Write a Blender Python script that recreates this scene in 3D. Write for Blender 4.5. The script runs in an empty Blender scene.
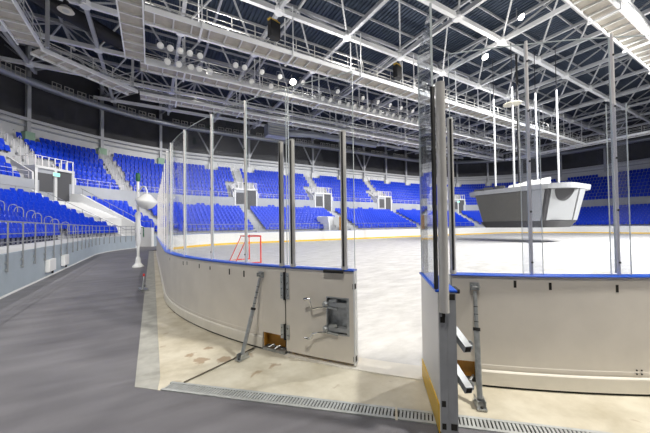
import bpy, math, random
from math import sin, cos, pi, radians as R
from mathutils import Vector as V, Matrix
random.seed(7)
SC = bpy.context.scene
COL = SC.collection

# ------------------------------------------------------------------ materials
def new_mat(name):
    m = bpy.data.materials.new(name); m.use_nodes = True
    return m, m.node_tree, m.node_tree.nodes['Principled BSDF']
def pm(name, c, rough=.5, metal=0., var=0., scale=6., spec=.5, bump=0.):
    m, nt, b = new_mat(name)
    b.inputs['Base Color'].default_value = (*c, 1)
    b.inputs['Roughness'].default_value = rough
    b.inputs['Metallic'].default_value = metal
    b.inputs['Specular IOR Level'].default_value = spec
    if var or bump:
        tc = nt.nodes.new('ShaderNodeTexCoord'); n = nt.nodes.new('ShaderNodeTexNoise')
        n.inputs['Scale'].default_value = scale; n.inputs['Detail'].default_value = 5
        nt.links.new(tc.outputs['Object'], n.inputs['Vector'])
        if var:
            r = nt.nodes.new('ShaderNodeValToRGB')
            r.color_ramp.elements[0].position = .3; r.color_ramp.elements[1].position = .7
            r.color_ramp.elements[0].color = (*[k*(1-var) for k in c], 1)
            r.color_ramp.elements[1].color = (*[min(1, k*(1+var)) for k in c], 1)
            nt.links.new(n.outputs['Fac'], r.inputs['Fac']); nt.links.new(r.outputs['Color'], b.inputs['Base Color'])
        if bump:
            bp = nt.nodes.new('ShaderNodeBump'); bp.inputs['Strength'].default_value = bump
            bp.inputs['Distance'].default_value = .02
            nt.links.new(n.outputs['Fac'], bp.inputs['Height']); nt.links.new(bp.outputs['Normal'], b.inputs['Normal'])
    return m
def emit(name, c, s):
    m, nt, b = new_mat(name)
    b.inputs['Base Color'].default_value = (*c, 1)
    b.inputs['Emission Color'].default_value = (*c, 1); b.inputs['Emission Strength'].default_value = s
    return m
def glass_mat(name, tint, refl=1.45, rough=.03, haze=0., hazec=(.8, .85, .95)):
    m = bpy.data.materials.new(name); m.use_nodes = True; nt = m.node_tree; nt.nodes.clear()
    o = nt.nodes.new('ShaderNodeOutputMaterial'); t = nt.nodes.new('ShaderNodeBsdfTransparent')
    g = nt.nodes.new('ShaderNodeBsdfGlossy'); f = nt.nodes.new('ShaderNodeLayerWeight'); mx = nt.nodes.new('ShaderNodeMixShader')
    t.inputs['Color'].default_value = (*tint, 1); g.inputs['Roughness'].default_value = rough
    f.inputs['Blend'].default_value = .5
    pw = nt.nodes.new('ShaderNodeMath'); pw.operation = 'POWER'; pw.inputs[1].default_value = 5
    ma = nt.nodes.new('ShaderNodeMath'); ma.operation = 'MULTIPLY_ADD'; f0 = ((refl-1)/(refl+1))**2
    ma.inputs[1].default_value = .7*(1-f0); ma.inputs[2].default_value = f0
    nt.links.new(f.outputs['Facing'], pw.inputs[0]); nt.links.new(pw.outputs[0], ma.inputs[0]); nt.links.new(ma.outputs[0], mx.inputs[0])
    last = t
    if haze:
        d = nt.nodes.new('ShaderNodeBsdfDiffuse'); d.inputs['Color'].default_value = (*hazec, 1)
        m2 = nt.nodes.new('ShaderNodeMixShader'); m2.inputs[0].default_value = haze
        nt.links.new(t.outputs[0], m2.inputs[1]); nt.links.new(d.outputs[0], m2.inputs[2]); last = m2
    nt.links.new(last.outputs[0], mx.inputs[1]); nt.links.new(g.outputs[0], mx.inputs[2]); nt.links.new(mx.outputs[0], o.inputs[0])
    return m

M = dict(
    board=pm('board_plastic', (.74, .70, .64), .42, var=.05, scale=3),
    boardin=pm('board_white', (.80, .80, .79), .4),
    kick=pm('kick_plastic', (.76, .73, .66), .45, var=.06, scale=5),
    blue=pm('cap_blue', (.015, .10, .62), .3),
    yellow=pm('kick_yellow', (.86, .54, .02), .4),
    black=pm('black_rubber', (.012, .012, .013), .6),
    slotm=pm('slot_dark', (.02, .018, .015), .8),
    galv=pm('galvanised', (.46, .48, .49), .38, .75, var=.18, scale=25),
    steel=pm('brushed_steel', (.64, .63, .61), .3, .35, var=.05, scale=8),
    alu=pm('aluminium', (.42, .44, .46), .42, .55, var=.06, scale=10),
    chrome=pm('chrome', (.72, .73, .74), .15, 1.),
    alupost=pm('post_aluminium', (.82, .80, .81), .4, .1),
    ice=None, seat=pm('seat_blue', (.005, .042, .56), .38, spec=.35),
    seatdk=pm('seat_bracket', (.02, .025, .06), .6),
    conc=pm('terrace_concrete', (.42, .43, .45), .8, var=.08, scale=2),
    parapet=pm('parapet_paint', (.36, .42, .485), .55, var=.04, scale=2),
    wallw=pm('wall_white', (.66, .67, .68), .7, var=.03, scale=1),
    grayw=pm('wall_grey', (.37, .39, .43), .7, var=.04, scale=1),
    dark=pm('wall_dark', (.060, .061, .068), .75, var=.15, scale=.8),
    chord=pm('roof_steel', (.50, .51, .53), .5, .1),
    chordw=pm('roof_steel_white', (.84, .85, .86), .5),
    cat=pm('catwalk_steel', (.68, .68, .66), .55, .1, var=.06, scale=3),
    catdeck=pm('catwalk_deck', (.42, .39, .34), .7, .1, var=.1, scale=3),
    rail=pm('rail_steel', (.36, .37, .385), .4, .5),
    railw=pm('rail_white', (.72, .70, .71), .5),
    deckm=pm('roof_deck', (.055, .075, .11), .55, .2),
    duct=pm('duct_grey', (.36, .38, .42), .3, .5),
    ductblk=pm('duct_black', (.018, .018, .022), .6),
    grille=pm('vent_grille', (.55, .54, .50), .5, .1),
    green=pm('pale_green', (.30, .46, .34), .7),
    gdark=pm('dark_green', (.01, .10, .05), .5),
    white=pm('white_paint', (.78, .79, .80), .4),
    whiteglos=pm('white_gloss', (.82, .83, .85), .2),
    wrap=pm('plastic_wrap', (.70, .71, .74), .35, bump=.8, scale=14),
    red=pm('goal_red', (.72, .03, .02), .35),
    net=pm('net_white', (.8, .8, .8), .8),
    screen=pm('led_screen', (.10, .098, .092), .45, var=.05, scale=4),
    sbgrey=pm('scoreboard_grey', (.36, .37, .385), .45, .2),
    opening=pm('opening_grey', (.09, .092, .10), .8),
    sbrim=pm('scoreboard_rim', (.40, .41, .43), .45, .2),
    rod=pm('rod_paint', (.52, .53, .54), .4),
    sbdark=pm('scoreboard_dark', (.05, .05, .055), .6),
    tarp=pm('white_tarp', (.80, .79, .74), .6, bump=.3, scale=3),
    spk=pm('speaker_black', (.012, .012, .014), .5),
    ylw=pm('yellow_clamp', (.65, .42, .05), .5),
    wood=pm('ply_wood', (.42, .20, .025), .55, var=.25, scale=9),
    silver=pm('reflector', (.88, .88, .87), .3, .1),
    dish=pm('reflector_dish', (.72, .68, .56), .4),
    lit=emit('lit_lamp', (1, .95, .85), 30.),
    exit=emit('exit_green', (.25, .9, .6), 1.2),
    glass=glass_mat('rink_glass', (.955, .965, .975), 1.33),
    sleeve=glass_mat('clear_sleeve', (.945, .955, .985), 1.4, .05, .035),
    glassedge=pm('glass_edge', (.62, .68, .70), .2),
    glassleaf=glass_mat('scratched_glass', (.86, .885, .91), 1.4, .02, .09),
    grate=pm('grate_galv', (.50, .52, .52), .5, .4, var=.12, scale=12),
    gutter=pm('gutter_concrete', (.37, .37, .345), .75, var=.2, scale=5),
    cable=pm('cable_dark', (.10, .085, .06), .7),
    redsmall=pm('red_tip', (.5, .03, .03), .5),
)
def mat_ice():
    m, nt, b = new_mat('ice')
    tc = nt.nodes.new('ShaderNodeTexCoord'); mp = nt.nodes.new('ShaderNodeMapping'); mp.inputs['Scale'].default_value = (.8, 1.7, 1)
    mp.inputs['Rotation'].default_value = (0, 0, R(-32))
    n = nt.nodes.new('ShaderNodeTexNoise'); n.inputs['Scale'].default_value = 1.6; n.inputs['Detail'].default_value = 8; n.inputs['Roughness'].default_value = .65
    r = nt.nodes.new('ShaderNodeValToRGB'); r.color_ramp.elements[0].position = .33; r.color_ramp.elements[1].position = .66
    r.color_ramp.elements[0].color = (.50, .495, .48, 1); r.color_ramp.elements[1].color = (.74, .735, .725, 1)
    L = nt.links.new
    L(tc.outputs['Object'], mp.inputs['Vector']); L(mp.outputs[0], n.inputs['Vector']); L(n.outputs['Fac'], r.inputs['Fac']); L(r.outputs[0], b.inputs['Base Color'])
    b.inputs['Roughness'].default_value = .42; b.inputs['Specular IOR Level'].default_value = .35
    return m
M['ice'] = mat_ice()
def mat_mat():
    m, nt, b = new_mat('rubber_mat'); L = nt.links.new
    tc = nt.nodes.new('ShaderNodeTexCoord')
    n = nt.nodes.new('ShaderNodeTexNoise'); n.inputs['Scale'].default_value = 260; n.inputs['Detail'].default_value = 2
    w = nt.nodes.new('ShaderNodeTexNoise'); w.inputs['Scale'].default_value = .55; w.inputs['Detail'].default_value = 6; w.inputs['Distortion'].default_value = 1.6
    mp = nt.nodes.new('ShaderNodeMapping'); mp.inputs['Scale'].default_value = (.5, 2.5, 1); mp.inputs['Rotation'].default_value = (0, 0, R(24))
    s = nt.nodes.new('ShaderNodeTexNoise'); s.inputs['Scale'].default_value = 1.4; s.inputs['Detail'].default_value = 9
    L(tc.outputs['Object'], n.inputs['Vector']); L(tc.outputs['Object'], w.inputs['Vector']); L(tc.outputs['Object'], mp.inputs[0]); L(mp.outputs[0], s.inputs['Vector'])
    r = nt.nodes.new('ShaderNodeValToRGB'); e = r.color_ramp.elements
    e[0].position = .35; e[1].position = .68; e[0].color = (.112, .110, .124, 1); e[1].color = (.20, .197, .216, 1)
    a = nt.nodes.new('ShaderNodeMath'); a.operation = 'ADD'
    k = nt.nodes.new('ShaderNodeMath'); k.operation = 'MULTIPLY'; k.inputs[1].default_value = .5
    L(w.outputs['Fac'], a.inputs[0]); L(s.outputs['Fac'], a.inputs[1]); L(a.outputs[0], k.inputs[0]); L(k.outputs[0], r.inputs['Fac'])
    mx = nt.nodes.new('ShaderNodeMix'); mx.data_type = 'RGBA'; mx.blend_type = 'MULTIPLY'; mx.inputs['Factor'].default_value = .55
    r2 = nt.nodes.new('ShaderNodeValToRGB'); r2.color_ramp.elements[0].position = .35; r2.color_ramp.elements[1].position = .65
    r2.color_ramp.elements[0].color = (.55, .55, .55, 1); r2.color_ramp.elements[1].color = (1.3, 1.3, 1.3, 1)
    L(n.outputs['Fac'], r2.inputs['Fac']); L(r.outputs[0], mx.inputs['A']); L(r2.outputs[0], mx.inputs['B']); L(mx.outputs['Result'], b.inputs['Base Color'])
    b.inputs['Roughness'].default_value = .55
    bp = nt.nodes.new('ShaderNodeBump'); bp.inputs['Strength'].default_value = .25; bp.inputs['Distance'].default_value = .004
    L(n.outputs['Fac'], bp.inputs['Height']); L(bp.outputs[0], b.inputs['Normal'])
    return m
M['mat'] = mat_mat()
def mat_conc():
    m, nt, b = new_mat('floor_concrete'); L = nt.links.new
    tc = nt.nodes.new('ShaderNodeTexCoord')
    n = nt.nodes.new('ShaderNodeTexNoise'); n.inputs['Scale'].default_value = 2.2; n.inputs['Detail'].default_value = 9; n.inputs['Roughness'].default_value = .62
    r = nt.nodes.new('ShaderNodeValToRGB'); e = r.color_ramp.elements
    e[0].position = .32; e[1].position = .64; e[0].color = (.46, .415, .315, 1); e[1].color = (.66, .62, .515, 1)
    s = nt.nodes.new('ShaderNodeTexNoise'); s.inputs['Scale'].default_value = 3.4; s.inputs['Detail'].default_value = 3; s.inputs['Distortion'].default_value = .4
    r2 = nt.nodes.new('ShaderNodeValToRGB'); e = r2.color_ramp.elements; e[0].position = .68; e[1].position = .74; e[0].color = (0, 0, 0, 1); e[1].color = (.55, .55, .55, 1)
    mx = nt.nodes.new('ShaderNodeMix'); mx.data_type = 'RGBA'; mx.inputs['B'].default_value = (.24, .14, .06, 1)
    L(tc.outputs['Object'], n.inputs['Vector']); L(tc.outputs['Object'], s.inputs['Vector']); L(n.outputs['Fac'], r.inputs['Fac']); L(s.outputs['Fac'], r2.inputs['Fac'])
    L(r2.outputs[0], mx.inputs['Factor']); L(r.outputs[0], mx.inputs['A'])
    wn = nt.nodes.new('ShaderNodeTexNoise'); wn.inputs['Scale'].default_value = 9; wn.inputs['Detail'].default_value = 3
    L(tc.outputs['Object'], wn.inputs['Vector']); last = mx.outputs['Result']
    for x, y, rad in ((-29.76, -10.60, .085), (-29.84, -10.36, .06), (-29.50, -10.72, .09), (-29.62, -10.28, .05), (-29.05, -11.2, .06)):
        vd = nt.nodes.new('ShaderNodeVectorMath'); vd.operation = 'DISTANCE'; vd.inputs[1].default_value = (x, y, 0)
        L(tc.outputs['Object'], vd.inputs[0])
        ad = nt.nodes.new('ShaderNodeMath'); ad.operation = 'MULTIPLY_ADD'; ad.inputs[1].default_value = .22; L(wn.outputs['Fac'], ad.inputs[0]); L(vd.outputs['Value'], ad.inputs[2])
        mr = nt.nodes.new('ShaderNodeMapRange'); mr.inputs['From Min'].default_value = rad+.09; mr.inputs['From Max'].default_value = rad+.12
        mr.inputs['To Min'].default_value = .62; mr.inputs['To Max'].default_value = 0; L(ad.outputs[0], mr.inputs['Value'])
        m3 = nt.nodes.new('ShaderNodeMix'); m3.data_type = 'RGBA'; m3.inputs['B'].default_value = (.25, .14, .065, 1)
        L(mr.outputs[0], m3.inputs['Factor']); L(last, m3.inputs['A']); last = m3.outputs['Result']
    L(last, b.inputs['Base Color'])
    b.inputs['Roughness'].default_value = .55
    return m
M['floorc'] = mat_conc()

# ------------------------------------------------------------------ mesh builder
class MB:
    def __init__(s): s.v = []; s.f = []
    def add(s, vs, fs):
        b = len(s.v); s.v += [tuple(v) for v in vs]; s.f += [tuple(b+i for i in f) for f in fs]; return s
    def box(s, c, size, rz=0., mat=None):
        x, y, z = [k/2 for k in size]
        vs = [V((sx*x, sy*y, sz*z)) for sx in (-1, 1) for sy in (-1, 1) for sz in (-1, 1)]
        rot = mat if mat is not None else Matrix.Rotation(rz, 3, 'Z')
        return s.add([rot @ v + V(c) for v in vs], [(0, 1, 3, 2), (4, 6, 7, 5), (0, 4, 5, 1), (2, 3, 7, 6), (0, 2, 6, 4), (1, 5, 7, 3)])
    def beam(s, p, q, w, h, up=(0, 0, 1)):
        p, q = V(p), V(q); d = (q-p).normalized(); u = V(up)
        if abs(d.dot(u)) > .98: u = V((1, 0, 0))
        x = d.cross(u).normalized(); y = x.cross(d)
        o = [x*(w/2*a)+y*(h/2*b) for a, b in ((-1, -1), (1, -1), (1, 1), (-1, 1))]
        return s.add([p+k for k in o]+[q+k for k in o], [(0, 1, 2, 3), (7, 6, 5, 4), (0, 4, 5, 1), (1, 5, 6, 2), (2, 6, 7, 3), (3, 7, 4, 0)])
    def tube(s, pts, r, n=8, cap=True):
        pts = [V(p) for p in pts]; rs = r if isinstance(r, (list, tuple)) else [r]*len(pts)
        vs = []; fs = []; px = None
        for i, p in enumerate(pts):
            d = (pts[min(i+1, len(pts)-1)]-pts[max(i-1, 0)])
            if d.length < 1e-9: d = V((0, 0, 1))
            d.normalize()
            u = px if px is not None else (V((0, 0, 1)) if abs(d.z) < .9 else V((1, 0, 0)))
            x = u - d*u.dot(d)
            if x.length < 1e-4: x = d.orthogonal()
            x.normalize(); px = x; y = d.cross(x)
            vs += [p+(x*cos(2*pi*k/n)+y*sin(2*pi*k/n))*rs[i] for k in range(n)]
        for i in range(len(pts)-1):
            for k in range(n):
                fs.append((i*n+k, i*n+(k+1) % n, (i+1)*n+(k+1) % n, (i+1)*n+k))
        if cap: fs += [tuple(range(n-1, -1, -1)), tuple((len(pts)-1)*n+k for k in range(n))]
        return s.add(vs, fs)
    def lathe(s, c, prof, n=20, axis=None):
        # prof list of (r,z), axis direction (default z)
        a = V(axis).normalized() if axis else V((0, 0, 1)); x = a.orthogonal().normalized(); y = a.cross(x)
        pts = [V(c)+a*z for r, z in prof]
        vs = []; fs = []
        for (r, z), p in zip(prof, pts): vs += [p+(x*cos(2*pi*k/n)+y*sin(2*pi*k/n))*r for k in range(n)]
        for i in range(len(prof)-1):
            for k in range(n): fs.append((i*n+k, i*n+(k+1) % n, (i+1)*n+(k+1) % n, (i+1)*n+k))
        fs += [tuple(range(n-1, -1, -1)), tuple((len(prof)-1)*n+k for k in range(n))]
        return s.add(vs, fs)
    def sweep(s, path, prof, closed=True):
        # path: list of (P(x,y), N(x,y)); prof: list of (o,z); o along N
        n = len(prof); vs = []; fs = []
        for P, N in path: vs += [(P[0]+N[0]*o, P[1]+N[1]*o, z) for o, z in prof]
        for i in range(len(path)-1):
            for k in range(n if closed else n-1):
                fs.append((i*n+k, (i+1)*n+k, (i+1)*n+(k+1) % n, i*n+(k+1) % n))
        if closed: fs += [tuple(range(n)), tuple((len(path)-1)*n+k for k in range(n-1, -1, -1))]
        return s.add(vs, fs)
    def prism(s, poly, z0, z1):
        n = len(poly)
        return s.add([(x, y, z0) for x, y in poly]+[(x, y, z1) for x, y in poly],
                     [tuple(range(n-1, -1, -1)), tuple(range(n, 2*n))]+[(k, (k+1) % n, n+(k+1) % n, n+k) for k in range(n)])
    def merge(s, o, fn=lambda v: v):
        return s.add([fn(V(v)) for v in o.v], o.f)
    def build(s, name, mat, parent=None, smooth=False, bevel=0.):
        me = bpy.data.meshes.new(name)
        off = V((0, 0, 0))
        if parent is not None:
            p = parent
            while p is not None: off = off + p.location; p = p.parent
        me.from_pydata([V(v)-off for v in s.v], [], s.f)
        me.materials.append(mat)
        if smooth:
            me.polygons.foreach_set('use_smooth', [True]*len(me.polygons))
            try: me.set_sharp_from_angle(angle=R(40))
            except Exception: pass
        me.update()
        o = bpy.data.objects.new(name, me); COL.objects.link(o)
        if parent is not None: o.parent = parent
        if bevel:
            b = o.modifiers.new('bevel', 'BEVEL'); b.width = bevel; b.segments = 2; b.limit_method = 'ANGLE'
        return o
def tag(o, label, cat, group=None, kind=None):
    if label: o['label'] = label
    if cat: o['category'] = cat
    if group: o['group'] = group
    if kind: o['kind'] = kind
    return o
def thing(name, label, cat, loc=(0, 0, 0), group=None, kind=None):
    o = bpy.data.objects.new(name, None); o.empty_display_size = .2; o.location = loc; COL.objects.link(o)
    return tag(o, label, cat, group, kind)
def struct(mb, name, mat, label=None, smooth=False):
    o = mb.build(name, mat, None, smooth); o['kind'] = 'structure'
    if label: o['label'] = label
    return o
def copy_tree(o, parent=None):
    c = o.copy(); COL.objects.link(c); c.parent = parent
    for ch in list(o.children): copy_tree(ch, c)
    return c
ORD = ['first', 'second', 'third', 'fourth', 'fifth', 'sixth', 'seventh', 'eighth', 'ninth', 'tenth', 'eleventh', 'twelfth', 'thirteenth', 'fourteenth', 'fifteenth', 'sixteenth', 'seventeenth', 'eighteenth', 'nineteenth', 'twentieth']

# ------------------------------------------------------------------ camera (rink: x -30..30, y -15..15, ice at z 0)
TH, PITCH, ROLL = .5299, .0191, .0131
CAMP = V((-30.27, -14.52, 1.611))
rt = V((cos(TH), -sin(TH), 0)); fw = V((sin(TH)*cos(PITCH), cos(TH)*cos(PITCH), sin(PITCH))); up = rt.cross(fw)
r2 = rt*cos(ROLL)-up*sin(ROLL); u2 = up*cos(ROLL)+rt*sin(ROLL)
cd = bpy.data.cameras.new('camera'); cam = bpy.data.objects.new('camera', cd); COL.objects.link(cam)
cd.sensor_width = 36; cd.sensor_fit = 'HORIZONTAL'; cd.lens = 296.4/650*36; cd.shift_y = 4.24/650; cd.clip_start = .05; cd.clip_end = 400
mt = Matrix((r2, u2, -fw)).transposed().to_4x4(); mt.translation = CAMP
cam.matrix_world = mt; SC.camera = cam

# ------------------------------------------------------------------ rink path
RC = 8.28; HX, HY = 30., 15.
CX, CY = HX-RC, HY-RC
def arc(cx, cy, r, a0, a1, n):
    return [((cx+r*cos(R(a)), cy+r*sin(R(a))), (cos(R(a)), sin(R(a)))) for a in [a0+(a1-a0)*i/n for i in range(n+1)]]
def line(p, q, N, n=1):
    return [((p[0]+(q[0]-p[0])*i/n, p[1]+(q[1]-p[1])*i/n), N) for i in range(n+1)]
def cyl(a, r=RC): return (-CX+r*cos(R(a)), -CY+r*sin(R(a)))
def cpt(a, z, o=0.): x, y = cyl(a, RC+o); return V((x, y, z))
HB = 1.11

# ------------------------------------------------------------------ floor, ice, mat
ice = MB()
poly = [p for p, n in arc(-CX, -CY, RC-.02, 270, 180, 24)+arc(-CX, CY, RC-.02, 180, 90, 24)+arc(CX, CY, RC-.02, 90, 0, 24)+arc(CX, -CY, RC-.02, 0, -90, 24)]
ice.prism(poly, -.12, 0.)
struct(ice, 'floor_ice', M['ice'], 'white scraped ice sheet of the rink')
fl = MB(); fl.box((0, 3, -.22), (120, 90, .18)); struct(fl, 'floor_slab', M['conc'])
# concrete apron ring around the boards
apr = MB()
def ring(lo, hi, z0, z1, mbx, full=True):
    pth = arc(-CX, -CY, RC, 270, 180, 24)+arc(-CX, CY, RC, 180, 90, 16)+arc(CX, CY, RC, 90, 0, 12)+arc(CX, -CY, RC, 0, -90, 12)
    pth.append(pth[0]); mbx.sweep(pth, [(lo, z0), (hi, z0), (hi, z1), (lo, z1)])
# left strip out to x=-30.42, diagonal drain edge
A = (-30.42, -10.91); B = (-25.6, -15.39)
ap = [(-30.42, 16.), (-29.9, 16.)] if False else []
outer = [(-30.42, 10.5), (-30.42, -10.91), B, (-14., -15.39)]
inner = [p for p, n in line((-14, -HY), (-CX, -HY), (0, -1))+arc(-CX, -CY, RC-.02, 270, 180, 30)[0:]+line((-HX, -CY), (-HX, CY), (-1, 0))[1:]+arc(-CX, CY, RC-.02, 180, 153, 8)[1:]]
apr.prism(outer+inner, -.12, -.002)
struct(apr, 'floor_apron', M['floorc'], 'beige stained concrete apron outside the boards')
# dark rubber mat field outside it
mm = MB()
mo = [(-34.5, 24.), (-34.5, -30.), (10., -30.), (10., -15.39)]
mi = [(-14., -15.39), (-25.6, -15.39), (-30.42, -10.91), (-30.42, 10.4), (-28.9, 14.), (-24, 24)]
mm.prism(mo+mi, -.12, .004)
struct(mm, 'floor_mat', M['mat'], 'dark grey speckled rubber flooring of the walkway')
ff = MB(); ff.prism([(-28.5, 13.6), (-26, 14.2), (-21.7, 15.05), (34, 15.05), (34, 24), (-28, 24), (-30.4, 17)], -.12, 0.0)
struct(ff, 'floor_far_walkway', M['conc'])
# gutter strip along the mat edge and slotted grate along the diagonal
gt = MB(); gt.prism([(-30.42, 10.3), (-30.42, -10.90), (-30.22, -11.09), (-30.19, -10.8), (-30.14, 10.3)], -.1, .004)
struct(gt, 'floor_gutter_strip', M['gutter'], 'pale grey gutter strip along the edge of the rubber flooring')
d0 = V((-30.40, -10.925, 0)); dd = (V((B[0], B[1], 0))-d0).normalized(); nn = V((-dd.y, dd.x, 0))
if nn.y < 0: nn = -nn
def drain(name, label, t0, t1, bars):
    t = thing(name, label, 'drain grate', tuple(d0+dd*t0))
    f = MB()
    for k in (0.015, .145): f.beam(d0+dd*t0+nn*k+V((0, 0, .004)), d0+dd*t1+nn*k+V((0, 0, .004)), .03, .02)
    f.build('frame', M['grate'], t)
    b = MB(); s = t0+.02
    while s < t1-.01:
        b.beam(d0+dd*s+nn*.02+V((0, 0, .004)), d0+dd*(s+.012)+nn*.14+V((0, 0, .004)), bars, .016); s += .030
    b.build('slotted_grate', M['grate'], t)
    c = MB(); c.beam(d0+dd*t0+nn*.08+V((0, 0, -.001)), d0+dd*t1+nn*.08+V((0, 0, -.001)), .13, .004); c.build('channel', M['slotm'], t)
drain('drain_grate', 'slotted metal drain grate along the concrete edge before the closed gate', .28, 2.55, .0185)
drain('drain_grate', 'slotted metal drain grate continuing in front of the open gate leaf', 2.57, 6.3, .0185)
# threshold strip at the gate
th = MB(); th.sweep(arc(-CX, -CY, RC, 211.2, 224.5, 16), [(-.27, -.01), (.04, -.01), (.035, .012), (-.27, .012)])
tag(th.build('threshold_strip', M['kick'], None), 'pale threshold strip under the rink gate on the concrete', 'threshold')

# ------------------------------------------------------------------ dasher boards
def board(label, path, slots=(), joints=(), outer=True, cap=None, boxes=()):
    t = thing('dasher_board', label, 'rink board', (path[0][0][0], path[0][0][1], 0))
    b = MB(); b.sweep(path, [(-.09, .0225), (0, .0225), (0, HB-.02), (-.09, HB-.02)]); b.build('panel', M['board'], t)
    w = MB(); w.sweep(path, [(-.093, .16), (-.0905, .16), (-.0905, HB-.03), (-.093, HB-.03)]); w.build('inner_facing', M['boardin'], t)
    y = MB(); y.sweep(path, [(-.105, .0), (-.0905, .0), (-.0905, .16), (-.105, .16)]); y.build('yellow_kick_plate', M['yellow'], t)
    k = MB(); k.sweep(path, [(.0005, .022), (.02, .022), (.02, .15), (.012, .16), (.0005, .165)]); k.build('kick_strip', M['kick'], t)
    k = MB(); k.sweep(path, [(.0005, .18), (.0035, .182), (.0035, .212), (.0005, .218)]); k.build('trim_band', M['board'], t)
    g = MB(); g.sweep(path, [(-.085, .001), (.008, .001), (.008, .0215), (-.085, .0215)]); g.build('base_gap_shade', M['slotm'], t)  # dark strip painted in for the shaded gap under the panel
    c = MB(); c.sweep(path, [(-.105, HB-.019), (.016, HB-.019), (.022, HB-.008), (.016, HB), (-.105, HB), (-.111, HB-.008)]); c.build('cap_rail', M['blue'], t, True)
    for a, z, h in slots:
        m = MB(); p = cpt(a, z, .001); m.sweep(arc(-CX, -CY, RC, a-.085, a+.085, 2), [(.0005, z-h/2), (.0025, z-h/2), (.0025, z+h/2), (.0005, z+h/2)]); m.build('bolt_slot', M['slotm'], t)
    for a in joints:
        m = MB(); m.sweep(arc(-CX, -CY, RC, a-.02, a+.02, 1), [(.0003, .05), (.0012, .05), (.0012, HB-.03), (.0003, HB-.03)]); m.build('joint', M['slotm'], t)
    return t
GL0, GL1 = 211.15, 217.45       # closed leaf
GR0 = 224.6                     # fixed board restarts
near_l = arc(-CX, -CY, RC, 180.05, 208.55, 40)
bl = board('white outer rink board curving from the end of rink to the closed gate', near_l,
      [(186.6, .985, .05), (193.3, .985, .07), (194.6, 1.0, .06), (198, .99, .07), (200.4, .985, .05), (203.9, .97, .085), (206.1, .965, .085)], joints=())
board('straight white end board beside the gutter, near the red goal', line((-HX, -CY), (-HX, CY), (-1, 0), 8))
board('curved white board in the far corner beyond the red goal', arc(-CX, CY, RC, 180, 90, 24))
board('long straight white board across the ice below the far stand', line((-CX, HY), (CX, HY), (0, 1), 12))
board('curved white board in the farthest corner past the scoreboard', arc(CX, CY, RC, 90, 0, 20))
board('straight white board at the opposite end of the rink', line((HX, CY), (HX, -CY), (1, 0), 4))
br = board('white outer rink board curving away from the open gate leaf', arc(-CX, -CY, RC, 226.25, 262, 46),
      [(228.66, 1.02, .07), (230.8, 1.005, .07), (234.82, .99, .07)], joints=())
for a, z in ((235.8, .235), (236.1, .235), (235.8, .2), (236.1, .2), (235.7, .1), (236.05, .12)):
    m = MB(); m.lathe(cpt(a, z, .0065), [(.008, 0), (.008, .004), (.004, .007)], 8, (cos(R(a)), sin(R(a)), 0)); m.build('screw', M['slotm'], br)
# short stubs beside the gate holding the anchor recesses
def stub(t, a0, a1, z0, z1):
    p = arc(-CX, -CY, RC, a0, a1, 8)
    b = MB(); b.sweep(p, [(-.09, z1), (0, z1), (0, HB-.02), (-.09, HB-.02)]); b.build('panel', M['board'], t)
    c = MB(); c.sweep(p, [(-.105, HB-.019), (.016, HB-.019), (.022, HB-.008), (.016, HB), (-.105, HB), (-.111, HB-.008)]); c.build('cap_rail', M['blue'], t, True)
    w = MB(); w.sweep(p, [(-.105, .0), (-.0905, .0), (-.0905, HB-.03), (-.105, HB-.03)]); w.build('inner_facing', M['boardin'], t)
    r = thing('anchor_recess', None, None); r.parent = t; r.location = (0, 0, 0)
    m = MB(); m.sweep(arc(-CX, -CY, RC, a0+.1, a1-.1, 4), [(-.085, .05), (-.075, .05), (-.075, z1), (-.085, z1)]); m.sweep(arc(-CX, -CY, RC, a0+.1, a0+.2, 1), [(-.08, .05), (-.002, .05), (-.002, z1), (-.08, z1)]); bk = m.build('backing', M['wood'], r)
    m = MB(); m.sweep(p, [(-.088, .0), (.012, .0), (.012, .035), (-.088, .035)]); m.build('sill', M['galv'], r)
    m = MB(); mid = (a0+a1)/2
    m.tube([cpt(mid-.2, .04, -.07), cpt(mid-.2, .08, -.03), cpt(mid-.5, .05, .02)], .012, 8); m.tube([cpt(mid+.5, .04, -.07), cpt(mid+.5, .08, -.03), cpt(mid+.2, .05, .02)], .012, 8); m.build('anchor_hook', M['galv'], r, True)
stub(bl, 208.56, 211.1, .04, .228)
stub(br, GR0+.05, 226.24, .04, .235)
m = MB(); m.sweep(arc(-CX, -CY, RC, GR0-.05, GR0+.04, 1), [(-.1, .0), (.006, .0), (.006, HB-.02), (-.1, HB-.02)]); m.build('end_post', M['alu'], br)

# ------------------------------------------------------------------ gate leaf, closed
t = thing('gate_leaf', 'closed white gate leaf with two crank handles and hinges', 'rink gate', tuple(cpt(GL0, 0)))
gl = arc(-CX, -CY, RC, GL0+.06, GL1, 8); rc0, rc1 = 215.2, 217.05
def seg(a0, a1, z0, z1, o0=-.09, o1=0.): m = MB(); m.sweep(arc(-CX, -CY, RC, a0, a1, 6), [(o0, z0), (o1, z0), (o1, z1), (o0, z1)]); return m
m = seg(GL0+.06, rc0, .05, HB-.02); m.merge(seg(rc1, GL1, .05, HB-.02)); m.merge(seg(rc0, rc1, .05, .36)); m.merge(seg(rc0, rc1, .775, HB-.02)); m.build('panel', M['board'], t)
c = MB(); c.sweep(arc(-CX, -CY, RC, GL0+.06, GL1+.12, 8), [(-.105, HB-.019), (.016, HB-.019), (.022, HB-.008), (.016, HB), (-.105, HB), (-.111, HB-.008)]); c.build('cap_rail', M['blue'], t, True)
seg(GL0+.06, GL1, .2, HB-.03, -.093, -.0905).build('inner_facing', M['boardin'], t)
seg(GL0+.06, GL1+.1, .02, .2, -.105, -.0905).build('yellow_kick_plate', M['yellow'], t)
m = seg(GL1+.01, GL1+.13, .03, HB-.02, -.1, .004)
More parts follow.
